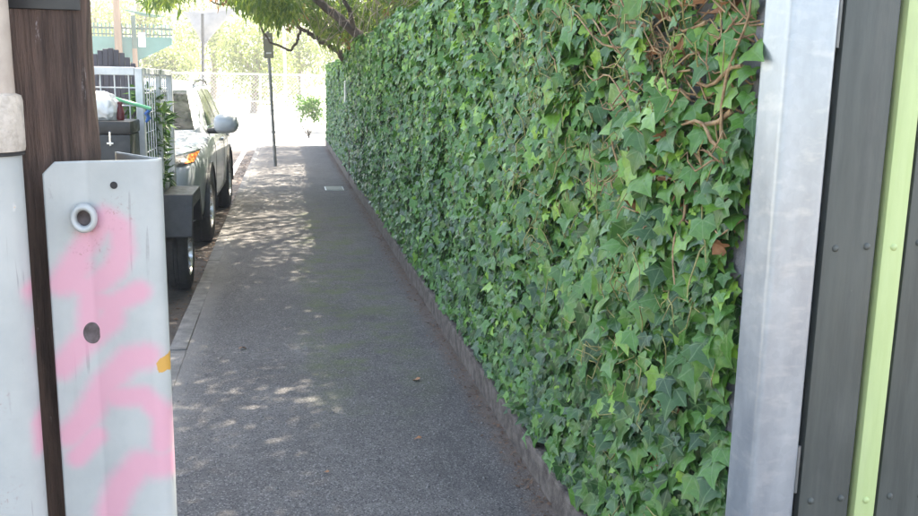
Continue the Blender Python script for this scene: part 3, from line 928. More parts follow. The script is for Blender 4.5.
for side in (0, 1):
    s2 = sec - nor * (0.0035 * side)
    for j, z in enumerate(zs):
        zz = z
        for i in range(ns):
            tz = topz[i] - max(0, 0.014 - (sec[i, 0] + 0.291)) * (1.0 if i < 22 else 0)
            V.append((s2[i, 0], s2[i, 1], -0.1 + (zz + 0.1) * (tz + 0.1) / 1.57))
idx = lambda s, j, i: s * ns * nz + j * ns + i
for j in range(nz - 1):
    for i in range(ns - 1):
        F.append((idx(0, j, i), idx(0, j, i + 1), idx(0, j + 1, i + 1), idx(0, j + 1, i)))
        F.append((idx(1, j, i), idx(1, j + 1, i), idx(1, j + 1, i + 1), idx(1, j, i + 1)))
for i in range(ns - 1):
    F.append((idx(0, nz - 1, i), idx(0, nz - 1, i + 1), idx(1, nz - 1, i + 1), idx(1, nz - 1, i)))
    F.append((idx(0, 0, i), idx(1, 0, i), idx(1, 0, i + 1), idx(0, 0, i + 1)))
for j in range(nz - 1):
    F.append((idx(0, j, 0), idx(0, j + 1, 0), idx(1, j + 1, 0), idx(1, j, 0)))
    F.append((idx(0, j, ns - 1), idx(1, j, ns - 1), idx(1, j + 1, ns - 1), idx(0, j + 1, ns - 1)))
gme = npmesh('plate', np.array(V) - np.array([-0.22, 1.17, 0]), F, smooth=True)
gpl = link('plate', gme, 'guard', cg)
strokes = [([(-0.279, 1.296), (-0.262, 1.321), (-0.244, 1.348), (-0.221, 1.378), (-0.204, 1.367), (-0.202, 1.339), (-0.213, 1.315), (-0.232, 1.298), (-0.248, 1.288), (-0.26, 1.298)], 0.0125),
           ([(-0.27, 1.30), (-0.258, 1.318)], 0.016),
           ([(-0.244, 1.274), (-0.221, 1.268), (-0.184, 1.286)], 0.0115), ([(-0.244, 1.274), (-0.248, 1.238)], 0.013),
           ([(-0.283, 1.188), (-0.259, 1.216), (-0.221, 1.25), (-0.218, 1.268)], 0.0135),
           ([(-0.278, 1.097), (-0.26, 1.116), (-0.234, 1.161), (-0.201, 1.197), (-0.18, 1.201)], 0.0145),
           ([(-0.222, 1.147), (-0.185, 1.148), (-0.163, 1.121), (-0.165, 1.08)], 0.0115),
           ([(-0.272, 1.066), (-0.248, 1.094)], 0.011),
           ([(-0.158, 1.053), (-0.194, 1.055), (-0.219, 1.025), (-0.235, 0.988), (-0.238, 0.93)], 0.0155)]
strokes = [(p_, q_ * 1.22) for p_, q_ in strokes]
paint_attrs(gpl, strokes, ochre=[([(-0.154, 1.192), (-0.160, 1.187)], 0.009)], rust=[([(-0.243, 1.352), (-0.242, 1.338)], 0.022), ([(-0.205, 1.385)], 0.02)])
# eyelet ring, oval slot and small bolt hole
def ring(name, c, ro, ri, depth, mat, tilt=0, sx=1.0):
    m = MB()
    prof = []
    for i in range(12):
        a = 2 * math.pi * i / 12
        prof.append(((ro + ri) / 2 + (ro - ri) / 2 * math.cos(a), depth / 2 * math.sin(a)))
    m.lathe(prof, 'Y', (0, 0, 0), 36, closed=True)
    o = m.build(name, mat, cg, smooth=True, sharp=80)
    o.location = Vector(c) - Vector((-0.22, 1.17, 0)); o.scale = (sx, 1, 1)
    return o
def disc(name, c, r0, mat, sx=1.0):
    o = MB().lathe([(0.0, -0.0004), (r0 * 0.96, -0.0004), (r0, 0.0006), (r0, 0.003)], 'Y', (0, 0, 0), 32).build(name, mat, cg, smooth=True)
    o.location = Vector(c) - Vector((-0.22, 1.17, 0)); o.scale = (sx, 1, 1)
    return o
MAT['hole'] = pm('hole_shadowed_timber', (0.05, 0.037, 0.036, 1), (0.12, 0.1, 0.105, 1), 60, 0.9)
o = ring('eyelet', (-0.2455, 1.172, 1.379), 0.0185, 0.0095, 0.016, 'guard', sx=0.86)
for nm in ('spray', 'ochre', 'rust'):
    o.data.attributes.new(nm, 'FLOAT', 'POINT')
disc('eyelet_hole', (-0.2455, 1.1765, 1.379), 0.0105, 'hole', 0.86)
disc('oval_hole', (-0.2455, 1.1790, 1.231), 0.0140, 'hole', 0.78)
disc('bolt_hole', (-0.2085, 1.1708, 1.4195), 0.0045, 'black_rubber')

# ------------------------------------------------------------------ car helpers
def patch(bvh, quad, origin_axis, direction, nu, nv, off, flip=False):
    """bilinear grid between four corners, laid on a surface by rays; returns verts, faces"""
    (a0, b0), (a1, b1), (a2, b2), (a3, b3) = quad
    V, F = [], []
    for j in range(nv + 1):
        t = j / nv
        for i in range(nu + 1):
            s = i / nu
            a = (a0 * (1 - s) + a1 * s) * (1 - t) + (a3 * (1 - s) + a2 * s) * t
            b = (b0 * (1 - s) + b1 * s) * (1 - t) + (b3 * (1 - s) + b2 * s) * t
            o = {'Y': Vector((a, -3, b)), '-X': Vector((4, a, b)), 'X': Vector((-4, a, b)), '-Y': Vector((a, 9, b))}[direction]
            d = {'Y': Vector((0, 1, 0)), '-X': Vector((-1, 0, 0)), 'X': Vector((1, 0, 0)), '-Y': Vector((0, -1, 0))}[direction]
            hit = bvh.ray_cast(o, d)
            if hit[0] is None:
                hit = bvh.find_nearest(o + d * 3.5)
            nrm = hit[1] if hit[1].dot(d) < 0 else -hit[1]
            V.append(hit[0] + nrm * off)
    for j in range(nv):
        for i in range(nu):
            q = (j * (nu + 1) + i, j * (nu + 1) + i + 1, (j + 1) * (nu + 1) + i + 1, (j + 1) * (nu + 1) + i)
            F.append(q)
    return V, F
def solid_patch(name, bvh, quad, direction, nu, nv, off, mat, parent, sink=0.02):
    V, F = patch(bvh, quad, None, direction, nu, nv, off)
    me = bpy.data.meshes.new(name); me.from_pydata(V, [], F)
    bm = bmesh.new(); bm.from_mesh(me)
    bmesh.ops.recalc_face_normals(bm, faces=bm.faces)
    d = {'Y': Vector((0, 1, 0)), '-X': Vector((-1, 0, 0)), 'X': Vector((1, 0, 0)), '-Y': Vector((0, -1, 0))}[direction]
    avg = sum((f.normal for f in bm.faces), Vector())
    if avg.dot(d) > 0: bmesh.ops.reverse_faces(bm, faces=bm.faces)
    ext = bmesh.ops.extrude_edge_only(bm, edges=[e for e in bm.edges if e.is_boundary])
    for v_ in [g for g in ext['geom'] if isinstance(g, bmesh.types.BMVert)]:
        v_.co += d * sink
    bmesh.ops.recalc_face_normals(bm, faces=bm.faces)
    for f in bm.faces: f.smooth = True
    for e in bm.edges:
        if len(e.link_faces) == 2 and e.calc_face_angle(0) > R(35): e.smooth = False
    bm.to_mesh(me); bm.free()
    return link(name, me, mat, parent)

def loft(stations, prof):
    """stations: list of dict; prof(st) -> half section from bottom centre to top centre (x,z)"""
    V, F = [], []
    n = None
    for st in stations:
        h = prof(st)
        ring_ = [(x, st['y'], z) for x, z in h] + [(-x, st['y'], z) for x, z in reversed(h[1:-1])]
        n = len(ring_)
        V += ring_
    for i in range(len(stations) - 1):
        for j in range(n):
            k = (j + 1) % n
            F.append((i * n + j, i * n + k, (i + 1) * n + k, (i + 1) * n + j))
    F.append(tuple(reversed(range(n)))); F.append(tuple(range((len(stations) - 1) * n, len(stations) * n)))
    me = bpy.data.meshes.new('loft'); me.from_pydata(V, [], F)
    bm = bmesh.new(); bm.from_mesh(me); bmesh.ops.recalc_face_normals(bm, faces=bm.faces); bm.to_mesh(me); bm.free()
    return me

def evaluated(me, mods):
    o = bpy.data.objects.new('tmp', me); COL.objects.link(o)
    extra = []
    for kind, kw in mods:
        md = o.modifiers.new(kind, kind)
        for a, v_ in kw.items():
            setattr(md, a, v_)
    dg = bpy.context.evaluated_depsgraph_get()
    out = bpy.data.meshes.new_from_object(o.evaluated_get(dg), depsgraph=dg)
    bpy.data.objects.remove(o)
    return out

def wheel(parent, c, side, rad=0.365, width=0.235, spokes=10, name='wheel', rim_r=0.62):
    """side = +1 when the outer face looks towards +X"""
    w = empty(name, c); w.parent = parent
    hw = width / 2
    s = side
    prof = [(rad * rim_r, -hw * 0.9), (rad * 0.86, -hw), (rad * 0.965, -hw * 0.86), (rad, -hw * 0.6), (rad, -hw * 0.22), (rad - 0.008, -hw * 0.2), (rad - 0.008, -hw * 0.14), (rad, -hw * 0.12),
            (rad, hw * 0.12), (rad - 0.008, hw * 0.14), (rad - 0.008, hw * 0.2), (rad, hw * 0.22), (rad, hw * 0.6), (rad * 0.965, hw * 0.86), (rad * 0.86, hw), (rad * rim_r, hw * 0.9)]
    MB().lathe([(r0, a * s) for r0, a in prof], 'X', (0, 0, 0), 40, closed=True).build('tyre', 'black_rubber', w, smooth=True, sharp=50)
    m = MB()
    rr_ = rad * rim_r
    m.lathe([(rr_ + 0.004, hw * 0.86 * s), (rr_ - 0.012, hw * 0.92 * s), (rr_ - 0.02, hw * 0.55 * s), (rr_ - 0.03, -hw * 0.8 * s)], 'X', (0, 0, 0), 40)
    m.lathe([(0.0, hw * 0.72 * s), (0.05, hw * 0.70 * s), (0.065, hw * 0.55 * s), (0.07, hw * 0.2 * s)], 'X', (0, 0, 0), 20)
    for i in range(spokes):
        a = 2 * math.pi * i / spokes
        ca, sa = math.cos(a), math.sin(a)
        r0, r1 = 0.05, rr_ - 0.012
        wd = 0.028
        vv = []
        for (rr2, ww, xx) in ((r0, wd, hw * 0.66), (r1, wd * 0.75, hw * 0.84)):
            for sx, dx in ((-1, 0), (1, 0), (1, -0.035), (-1, -0.035)):
                vv.append(((xx + dx) * s, ca * rr2 - sa * ww * sx * 0.5, sa * rr2 + ca * ww * sx * 0.5))
        m.add(vv, [(0, 1, 2, 3), (4, 7, 6, 5), (0, 4, 5, 1), (1, 5, 6, 2), (2, 6, 7, 3), (3, 7, 4, 0)])
    m.build('rim', 'alloy', w, smooth=True, sharp=35)
    MB().lathe([(0.0, hw * 0.05 * s), (rr_ - 0.02, hw * 0.05 * s), (rr_ - 0.02, -hw * 0.2 * s)], 'X', (0, 0, 0), 24).build('brake_disc', 'dark_paint', w, smooth=True)
    return w

# ------------------------------------------------------------------ silver car
car = empty('parked_car', (-1.715, 8.78, -0.12), R(-0.6))
tag(car, 'silver four-wheel-drive car parked at the kerb, facing the camera behind the trailer', 'car')
ST = [dict(y=0.00, zb=.40, w=.66, zs=.72, zt=.80), dict(y=0.05, zb=.30, w=.79, zs=.80, zt=.90), dict(y=0.20, zb=.25, w=.885, zs=.92, zt=1.00),
      dict(y=0.50, zb=.24, w=.93, zs=.99, zt=1.06), dict(y=0.95, zb=.26, w=.945, zs=1.03, zt=1.11), dict(y=1.32, zb=.27, w=.945, zs=1.07, zt=1.16),
      dict(y=1.50, zb=.27, w=.945, zs=1.09, zt=1.14), dict(y=2.4, zb=.27, w=.945, zs=1.10, zt=1.12), dict(y=3.4, zb=.27, w=.945, zs=1.13, zt=1.15),
      dict(y=4.2, zb=.29, w=.94, zs=1.15, zt=1.17), dict(y=4.55, zb=.36, w=.88, zs=1.12, zt=1.15), dict(y=4.67, zb=.45, w=.80, zs=1.05, zt=1.06)]
def body_prof(s):
    w, zb, zs, zt = s['w'], s['zb'], s['zs'], s['zt']
    return [(0, zb), (.6 * w, zb), (.93 * w, zb + .03), (.985 * w, zb + .14), (.985 * w, zb + (zs - zb) * .42), (w, zb + (zs - zb) * .66), (.985 * w, zs - .07), (.93 * w, zs - .005), (.82 * w, zs + (zt - zs) * .45), (.5 * w, zt - .012), (0, zt)]
lo = loft(ST, body_prof)
lo = evaluated(lo, [('SUBSURF', dict(levels=2, render_levels=2))])
# wheel wells
cut = MB()
for y in (0.94, 3.64):
    for s in (-1, 1):
        cut.lathe([(0.0, 0.60 * s), (0.425, 0.60 * s), (0.425, 1.2 * s), (0.0, 1.2 * s)], 'X', (0, y, 0.375), 40)
cme = bpy.data.meshes.new('cut'); cme.from_pydata(cut.v, [], cut.f)
bm = bmesh.new(); bm.from_mesh(cme); bmesh.ops.remove_doubles(bm, verts=bm.verts, dist=1e-5); bmesh.ops.recalc_face_normals(bm, faces=bm.faces); bm.to_mesh(cme); bm.free()
cob = bpy.data.objects.new('cut', cme); COL.objects.link(cob)
full_bvh = BVHTree.FromPolygons([v_.co.copy() for v_ in lo.vertices], [tuple(p.vertices) for p in lo.polygons])
body_me = evaluated(lo, [('BOOLEAN', dict(operation='DIFFERENCE', object=cob, solver='EXACT'))])
bpy.data.objects.remove(cob)
body_me.name = 'body'
body_me.materials.clear()
bm = bmesh.new(); bm.from_mesh(body_me)
for f in bm.faces: f.smooth = True
for e in bm.edges:
    if len(e.link_faces) == 2 and e.calc_face_angle(0) > R(32): e.smooth = False
bm.to_mesh(body_me); bm.free()
body = link('body', body_me, 'car', car)
body_me.polygons.foreach_set('material_index', np.zeros(len(body_me.polygons), np.int32))
# cabin
CST = [dict(y=1.30, zb=1.02, wb=.86, wt=.80, zt=1.10), dict(y=1.50, zb=1.02, wb=.865, wt=.78, zt=1.23), dict(y=2.00, zb=1.02, wb=.87, wt=.70, zt=1.555),
       dict(y=2.25, zb=1.02, wb=.875, wt=.665, zt=1.635), dict(y=3.0, zb=1.02, wb=.875, wt=.66, zt=1.66), dict(y=3.8, zb=1.02, wb=.86, wt=.65, zt=1.64),
       dict(y=4.18, zb=1.02, wb=.84, wt=.64, zt=1.58), dict(y=4.40, zb=1.02, wb=.82, wt=.66, zt=1.32), dict(y=4.52, zb=1.02, wb=.80, wt=.72, zt=1.12)]
def cab_prof(s):
    zb, wb, wt, zt = s['zb'], s['wb'], s['wt'], s['zt']
    h = zt - zb
    return [(0, zb), (.8 * wb, zb), (wb, zb + .02), (wb * .985 + wt * .015, zb + h * .15), (wb * .5 + wt * .5, zb + h * .55), (wt + .02, zt - .075 * min(1, h / .4)), (wt - .06, zt - .02), (wt * .5, zt), (0, zt + .01)]
cl = loft(CST, cab_prof)
cl = evaluated(cl, [('SUBSURF', dict(levels=2, render_levels=2))])
cab_bvh = BVHTree.FromPolygons([v_.co.copy() for v_ in cl.vertices], [tuple(p.vertices) for p in cl.polygons])
cl.name = 'cabin'
cl.polygons.foreach_set('use_smooth', np.ones(len(cl.polygons), bool))
link('cabin', cl, 'car', car)
# glass laid 5 mm proud of the cabin shell
solid_patch('windscreen', cab_bvh, [(-.74, 1.13), (.74, 1.13), (.60, 1.535), (-.60, 1.535)], 'Y', 14, 8, 0.006, 'glass', car, 0.012)
for s, d in ((1, '-X'), (-1, 'X')):
    solid_patch('door_window', cab_bvh, [(1.80, 1.155), (2.72, 1.165), (2.72, 1.545), (2.30, 1.535)], d, 10, 6, 0.006, 'glass', car, 0.012)
    solid_patch('door_window', cab_bvh, [(2.80, 1.165), (3.52, 1.18), (3.50, 1.54), (2.80, 1.545)], d, 10, 6, 0.006, 'glass', car, 0.012)
    solid_patch('quarter_window', cab_bvh, [(3.60, 1.19), (4.12, 1.22), (4.02, 1.49), (3.58, 1.53)], d, 6, 5, 0.006, 'glass', car, 0.012)
    solid_patch('window_trim', cab_bvh, [(1.72, 1.128), (4.15, 1.165), (4.15, 1.185), (1.78, 1.148)], d, 24, 1, 0.011, 'chrome', car, 0.012)
    # headlamp: dark housing, projector, reflector, amber corner
    h = solid_patch('headlamp', full_bvh, [(s * .40, .80), (s * .82, .865), (s * .87, .985), (s * .44, .90)], 'Y', 12, 6, 0.006, 'lamp_dark', car, 0.03)
    solid_patch('indicator', full_bvh, [(s * .765, .872), (s * .838, .886), (s * .868, .965), (s * .79, .948)], 'Y', 6, 5, 0.010, 'amber', h, 0.03)
    for px, pz, rr2 in ((.52, .868, .040), (.635, .886, .046)):
        hit = full_bvh.ray_cast(Vector((s * px, -3, pz)), Vector((0, 1, 0)))[0]
        MB().lathe([(rr2, 0.01), (rr2, -0.012), (rr2 * .8, -0.014), (rr2 * .72, -0.006), (rr2 * .4, -0.012), (0, -0.016)], 'Y', hit, 22).build('projector', 'lens', h, smooth=True)
    # lower bumper, fog lamp
    solid_patch('bumper_corner', full_bvh, [(s * .42, .34), (s * .84, .36), (s * .86, .52), (s * .46, .50)], 'Y', 10, 5, 0.004, 'black_plastic', car, 0.03)
    hit = full_bvh.ray_cast(Vector((s * .62, -3, .45)), Vector((0, 1, 0)))[0]
    MB().lathe([(0.052, 0.02), (0.052, -0.012), (0.042, -0.014), (0.03, -0.008), (0, -0.012)], 'Y', hit, 22).build('fog_lamp', 'lens', car, smooth=True)
    # sill and arch cladding
    solid_patch('sill_cladding', full_bvh, [(1.36, .285), (3.24, .285), (3.24, .42), (1.36, .40)], d, 16, 3, 0.012, 'black_plastic', car, 0.03)
    for yw in (0.94, 3.64):
        m = MB()
        V, F = [], []
        for i in range(25):
            a = R(-8 + 196 * i / 24)
            for rr2, px in ((0.421, 0.956), (0.455, 0.953), (0.462, 0.925), (0.421, 0.86)):
                V.append((s * px, yw + rr2 * math.cos(a), 0.375 + rr2 * math.sin(a)))
        for i in range(24):
            for j in range(3):
                F.append((i * 4 + j, i * 4 + j + 1, i * 4 + 5 + j, i * 4 + 4 + j))
        m.add(V, F)
        m.build('arch_cladding', 'black_plastic', car, smooth=True, sharp=50)
    # doors: shut lines, handles
    for y, z0, z1 in ((1.62, .42, 1.09), (2.76, .42, 1.11), (3.30, .80, 1.12)):
        solid_patch('door_gap', full_bvh, [(y, z0), (y + .009, z0), (y + .009, z1), (y, z1)], d, 1, 10, 0.0025, 'black_rubber', car, 0.006)
    for y in (2.50, 3.42):
        hit = full_bvh.ray_cast(Vector((s * 4, y, .97)), Vector((-s, 0, 0)))[0]
        MB().box(hit.x - 0.012, hit.x + 0.026 * 1, y - .10, y + .10, .955, .985).build('door_handle', 'car', car, bevel=0.008, smooth=True) if s > 0 else MB().box(hit.x - 0.026, hit.x + 0.012, y - .10, y + .10, .955, .985).build('door_handle', 'car', car, bevel=0.008, smooth=True)
    # mirror: rounded shell on a short black arm
    ml = bpy.data.meshes.new('mirror')
    bm = bmesh.new(); bmesh.ops.create_uvsphere(bm, u_segments=24, v_segments=16, radius=1.0)
    for v_ in bm.verts:
        x, y, z = v_.co
        f = 1.0 + 0.18 * max(0, -x * s) 
        v_.co = Vector((x * .135 * (1 + .0 * z), y * .085 * (0.7 if y > 0 else 1.0), z * .098 * (1.06 - .18 * x * s)))
        v_.co.x = math.copysign(abs(v_.co.x / .135) ** .72 * .135, x)
        v_.co.z = math.copysign(abs(v_.co.z / .11) ** .8 * .11, z)
    for f in bm.faces: f.smooth = True
    bm.to_mesh(ml); bm.free()
    mr = link('mirror', ml, 'car', car); mr.location = (s * 1.055, 1.62, 1.185)
    MB().tube([(s * -.20, .05, -.08), (s * -.10, .01, -.075), (s * -.02, 0, -.07)], [.03, .032, .03], 10).build('mirror_arm', 'black_plastic', mr, smooth=True)
    o = MB().box(-.115, .115, .055, .065, -.07, .075).build('mirror_glass', 'glass', mr, bevel=0.004)
    # roof rail
    MB().tube([(s * .655, 2.25, 1.595), (s * .66, 2.45, 1.635), (s * .66, 3.0, 1.655), (s * .655, 3.7, 1.635), (s * .65, 3.9, 1.59)], [.010, .012, .012, .012, .010], 8).build('roof_rail', 'black_plastic', car, smooth=True)
    # tail lamp
    solid_patch('tail_lamp', full_bvh, [(s * .58, .93), (s * .78, .93), (s * .78, 1.06), (s * .60, 1.06)], '-Y', 6, 5, 0.006, 'red', car, 0.02)
solid_patch('grille', full_bvh, [(-.38, .79), (.38, .79), (.42, .885), (-.42, .885)], 'Y', 14, 4, 0.005, 'black_plastic', car, 0.02)
solid_patch('grille_bar', full_bvh, [(-.39, .83), (.39, .83), (.395, .845), (-.395, .845)], 'Y', 14, 1, 0.014, 'chrome', car, 0.02)
solid_patch('lower_grille', full_bvh, [(-.40, .36), (.40, .36), (.44, .53), (-.44, .53)], 'Y', 14, 4, 0.005, 'black_plastic', car, 0.02)
solid_patch('number_plate', full_bvh, [(-.19, .575), (.19, .575), (.19, .685), (-.19, .685)], 'Y', 6, 2, 0.012, 'paint_white', car, 0.02)
solid_patch('rear_window', cab_bvh, [(-.56, 1.20), (.56, 1.20), (.50, 1.50), (-.50, 1.50)], '-Y', 10, 6, 0.006, 'glass', car, 0.012)
solid_patch('bonnet_gap', full_bvh, [(-.80, 1.0), (.80, 1.0), (.80, 1.006), (-.80, 1.006)], 'Y', 14, 1, 0.002, 'black_rubber', car, 0.004)
MB().tube([(-.6, 1.36, 1.145), (-.1, 1.34, 1.17), (.05, 1.34, 1.175)], .011, 8).build('wiper', 'black_plastic', car, smooth=True)
MB().tube([(-.05, 1.35, 1.165), (.35, 1.34, 1.17), (.6, 1.36, 1.15)], .011, 8).build('wiper', 'black_plastic', car, smooth=True)
for y in (0.94, 3.64):
    for s in (-1, 1):
        wheel(car, (s * 0.825, y, 0.365), s)

# ------------------------------------------------------------------ cage trailer
tr = empty('cage_trailer', (-1.55, 7.45, -0.12), 0)
tag(tr, 'galvanised mesh cage trailer with a dark mudguard, parked at the kerb ahead of the car', 'trailer')
HX, HY0, HY1, TZ = 0.60, -0.86, 0.83, 1.735
def tbox(name, mat, *b, bevel=0.004, parent=tr):
    return MB().box(*b).build(name, mat, parent, bevel=bevel, seg=1)
tbox('floor', 'galv_thin', -HX, HX, HY0, HY1, 0.50, 0.53)
tbox('tray_side', 'galv', HX - 0.03, HX, HY0, HY1, 0.53, 0.86); tbox('tray_side', 'galv', -HX, -HX + 0.03, HY0, HY1, 0.53, 0.86)
tbox('tray_front', 'galv', -HX + 0.032, HX - 0.032, HY0, HY0 + 0.03, 0.53, 0.86); tbox('tailgate', 'galv', -HX + 0.032, HX - 0.032, HY1 - 0.03, HY1, 0.53, 0.86)
for s in (-1, 1):
    for y in (HY0 - 0.01, HY1 - 0.045):
        tbox('corner_post', 'galv_thin', s * HX - (0.05 if s > 0 else 0), s * HX + (0.05 if s < 0 else 0), y, y + 0.05, 0.862, TZ - 0.001)
    tbox('mid_post', 'galv_thin', s * HX - (0.035 if s > 0 else 0), s * HX + (0.035 if s < 0 else 0), 0.02, 0.06, 0.862, TZ - 0.001)
    tbox('top_rail', 'galv_thin', s * HX - (0.048 if s > 0 else 0), s * HX + (0.048 if s < 0 else 0), HY0 + 0.042, HY1 - 0.047, TZ - 0.045, TZ)
    m = MB()
    for i in range(13):
        y = HY0 + 0.10 + i * 0.125
        m.tube([(s * (HX - 0.026), y, 0.865), (s * (HX - 0.026), y, TZ - 0.046)], 0.004, 6, False)
    for z in (1.0, 1.14, 1.28, 1.42, 1.56):
        m.tube([(s * (HX - 0.034), HY0 + 0.04, z), (s * (HX - 0.034), HY1 - 0.05, z)], 0.004, 6, False)
    m.build('side_mesh', 'galv_thin', tr)
for y in (HY0 - 0.008, HY1 - 0.043):
    tbox('top_rail', 'galv_thin', -HX + 0.052, HX - 0.052, y, y + 0.045, TZ - 0.052, TZ + 0.003)
    m = MB()
    for i in range(12):
        x = -HX + 0.10 + i * 0.0915
        m.tube([(x, y + 0.02, 0.865), (x, y + 0.02, TZ - 0.05)], 0.0048, 6, False)
    for z in (1.0, 1.16, 1.32, 1.48, 1.60):
        m.tube([(-HX + 0.05, y + 0.029, z), (HX - 0.05, y + 0.029, z)], 0.0048, 6, False)
    m.build('end_mesh', 'galv_thin', tr)
tbox('axle', 'dark_paint', -0.62, 0.62, -0.03, 0.03, 0.27, 0.33)
for s in (-1, 1):
    wheel(tr, (s * 0.70, 0.0, 0.30), s, 0.30, 0.175, 8)
    # angular mudguard: flat top, sloping ends
    pr = [(-0.46, 0.50), (-0.30, 0.80), (0.30, 0.80), (0.46, 0.50), (0.45, 0.49), (0.285, 0.775), (-0.285, 0.775), (-0.45, 0.49)]
    m = MB()
    m.prism(pr[:4] + [pr[4], pr[5], pr[6], pr[7]], s * 0.615, s * 0.845, 'YZ')
    o = m.build('mudguard', 'dark_paint', tr, bevel=0.004, seg=1)
    MB().prism([(-0.44, 0.52), (-0.30, 0.772), (0.30, 0.772), (0.44, 0.52), (0.41, 0.50), (0.27, 0.70), (-0.27, 0.70), (-0.41, 0.50)], s * 0.825, s * 0.843, 'YZ').build('skirt', 'dark_paint', o)
    MB().tube([(s * 0.35, HY0, 0.44), (0.02 * s, HY0 - 1.1, 0.42)], 0.035, 4).build('drawbar', 'galv_thin', tr)
MB().tube([(0, HY0 - 1.06, 0.42), (0, HY0 - 1.3, 0.42)], 0.03, 8).build('coupling', 'dark_paint', tr)
MB().tube([(0.12, HY0 - 0.8, 0.05), (0.12, HY0 - 0.8, 0.75)], 0.022, 10).build('jockey_stand', 'galv_thin', tr)

# things carried at the front of the trailer
tb = empty('black_toolbox', (-1.16, 6.28, 0.33)); tag(tb, 'tall black toolbox with a metal latch in front of the trailer cage', 'toolbox')
MB().box(-0.30, 0.185, -0.16, 0.22, 0.0, 0.86).build('case', 'black_plastic', tb, bevel=0.012, smooth=True)
MB().box(-0.306, 0.191, -0.166, 0.226, 0.862, 0.945).build('lid', 'black_plastic', tb, bevel=0.014, smooth=True)
lt = MB().box(0.058, 0.070, -0.172, -0.160, 0.79, 0.88).build('latch', 'alloy', tb, bevel=0.003)
MB().box(0.044, 0.084, -0.178, -0.173, 0.80, 0.812).build('clasp', 'alloy', lt, bevel=0.002)
# crumpled white bag
def lump(name, c, sx, sy, sz, mat, seed, parent=None, amp=0.16):
    bm = bmesh.new(); bmesh.ops.create_icosphere(bm, subdivisions=4, radius=1.0)
    P = np.array([v_.co[:] for v_ in bm.verts])
    d = vnoise(P[:, 0] * 2 + P[:, 2], P[:, 1] * 2 - P[:, 2], seed, 2.0) * amp + vnoise(P[:, 0] * 3 - P[:, 2] * 2, P[:, 1] * 4 + P[:, 2], seed + 1, 4.0) * amp * 0.45
    for v_, k in zip(bm.verts, d):
        q = v_.co * (1 + k)
        q.z = max(q.z, -0.8)
        v_.co = Vector((math.copysign(abs(q.x) ** 0.8, q.x) * sx, math.copysign(abs(q.y) ** 0.8, q.y) * sy, q.z * sz))
    for f in bm.faces: f.smooth = True
    me = bpy.data.meshes.new(name); bm.to_mesh(me); bm.free()
    o = link(name, me, mat, parent); o.location = c
    return o
o = lump('plastic_bag', (-1.165, 6.27, 1.356), 0.10, 0.10, 0.10, 'white_plastic', 60); tag(o, 'stuffed white plastic bag sitting on the black toolbox', 'bag')
o = MB().lathe([(0.0, 0.0), (0.022, 0.0), (0.024, 0.01), (0.022, 0.07), (0.012, 0.09), (0.012, 0.10), (0.016, 0.101), (0.016, 0.115), (0.0, 0.117)], 'Z', (-1.05, 6.26, 1.276), 16).build('red_bottle', 'red', smooth=True); tag(o, 'small dark red bottle beside the white bag on the toolbox', 'bottle')
gr = empty('green_pole', (-1.0, 6.45, 1.36)); gr.location = (0, 0, 0)
tag(gr, 'mint green plastic pole lying slantwise across the trailer front', 'pole')
a, b = Vector((-1.27, 6.36, 1.462)), Vector((-0.89, 6.47, 1.345))
MB().tube([a, b], 0.0125, 12).build('tube', 'mint', gr, smooth=True)
MB().tube([a.lerp(b, .32), a.lerp(b, .37)], 0.019, 12).build('collar', 'mint', gr, smooth=True)
MB().tube([a - (b - a) * .03, a.lerp(b, .02)], 0.022, 12).build('end_cap', 'white_plastic', gr, smooth=True)
o = MB().tube([(-0.925, 6.545, 1.36), (-0.91, 6.54, 1.33), (-0.93, 6.53, 1.31), (-0.915, 6.545, 1.28), (-0.935, 6.54, 1.25)], [0.012, 0.016, 0.014, 0.016, 0.008], 8).build('blue_strap', 'blue', smooth=True); tag(o, 'short knotted blue strap tied to the trailer corner post', 'strap')

# ------------------------------------------------------------------ foliage makers
def leaf_cloud(name, centres, radii, per, size, mat, parent, seed, droop=0.6, slim=0.17, flat=0.7, rbias=0.0):
    """leaves in clumps around centres; each leaf a folded lance of four triangles"""
    r = np.random.default_rng(seed)
    c = np.repeat(np.asarray(centres, float), per, axis=0)
    rad = np.repeat(np.asarray(radii, float), per)
    n = len(c)
    d = unit(r.normal(0, 1, (n, 3))) * (r.uniform(0, 1, n) ** 0.45)[:, None] * rad[:, None]
    d[:, 2] *= flat
    P = c + d
    T = unit(d + 1e-6) * 0.6 + r.normal(0, 0.5, (n, 3)); T[:, 2] -= droop
    N = r.normal(0, 0.55, (n, 3)); N[:, 2] += 1.0
    S = size * r.uniform(0.7, 1.25, n)
    tone = np.repeat(r.normal(0, 0.14, len(centres)), per)
    rnd = np.clip(r.beta(1.8, 2.0, n) + tone + rbias, 0, 1)
    bv = np.array([(0, 0, 0), (slim, 0.45, 0.05), (0, 1, -0.08), (-slim, 0.45, 0.05)])
    bf = np.array([(0, 1, 2), (0, 2, 3)])
    uv = np.array([(0.5, 0), (0.7, 0.5), (0.5, 1), (0.3, 0.5)])
    V, F, U = scatter(P, T, N, S, bv, bf, uv)
    me = npmesh(name, V, F, U, {'rnd': np.repeat(rnd, 4)})
    return tag(link(name, me, mat, parent), kind='stuff')

def limb(parent, pts, r0, r1, name='limb', mat='bark', n=9, jit=0.03, seed=0):
    r = random.Random(seed)
    P = [Vector(p) for p in pts]
    fine = []
    for a, b in zip(P[:-1], P[1:]):
        for k in range(4):
            fine.append(a.lerp(b, k / 4) + Vector((r.gauss(0, jit), r.gauss(0, jit), r.gauss(0, jit))))
    fine.append(P[-1])
    rad = [r0 + (r1 - r0) * i / (len(fine) - 1) for i in range(len(fine))]
    return MB().tube(fine, rad, n).build(name, mat, parent, smooth=True, sharp=80)

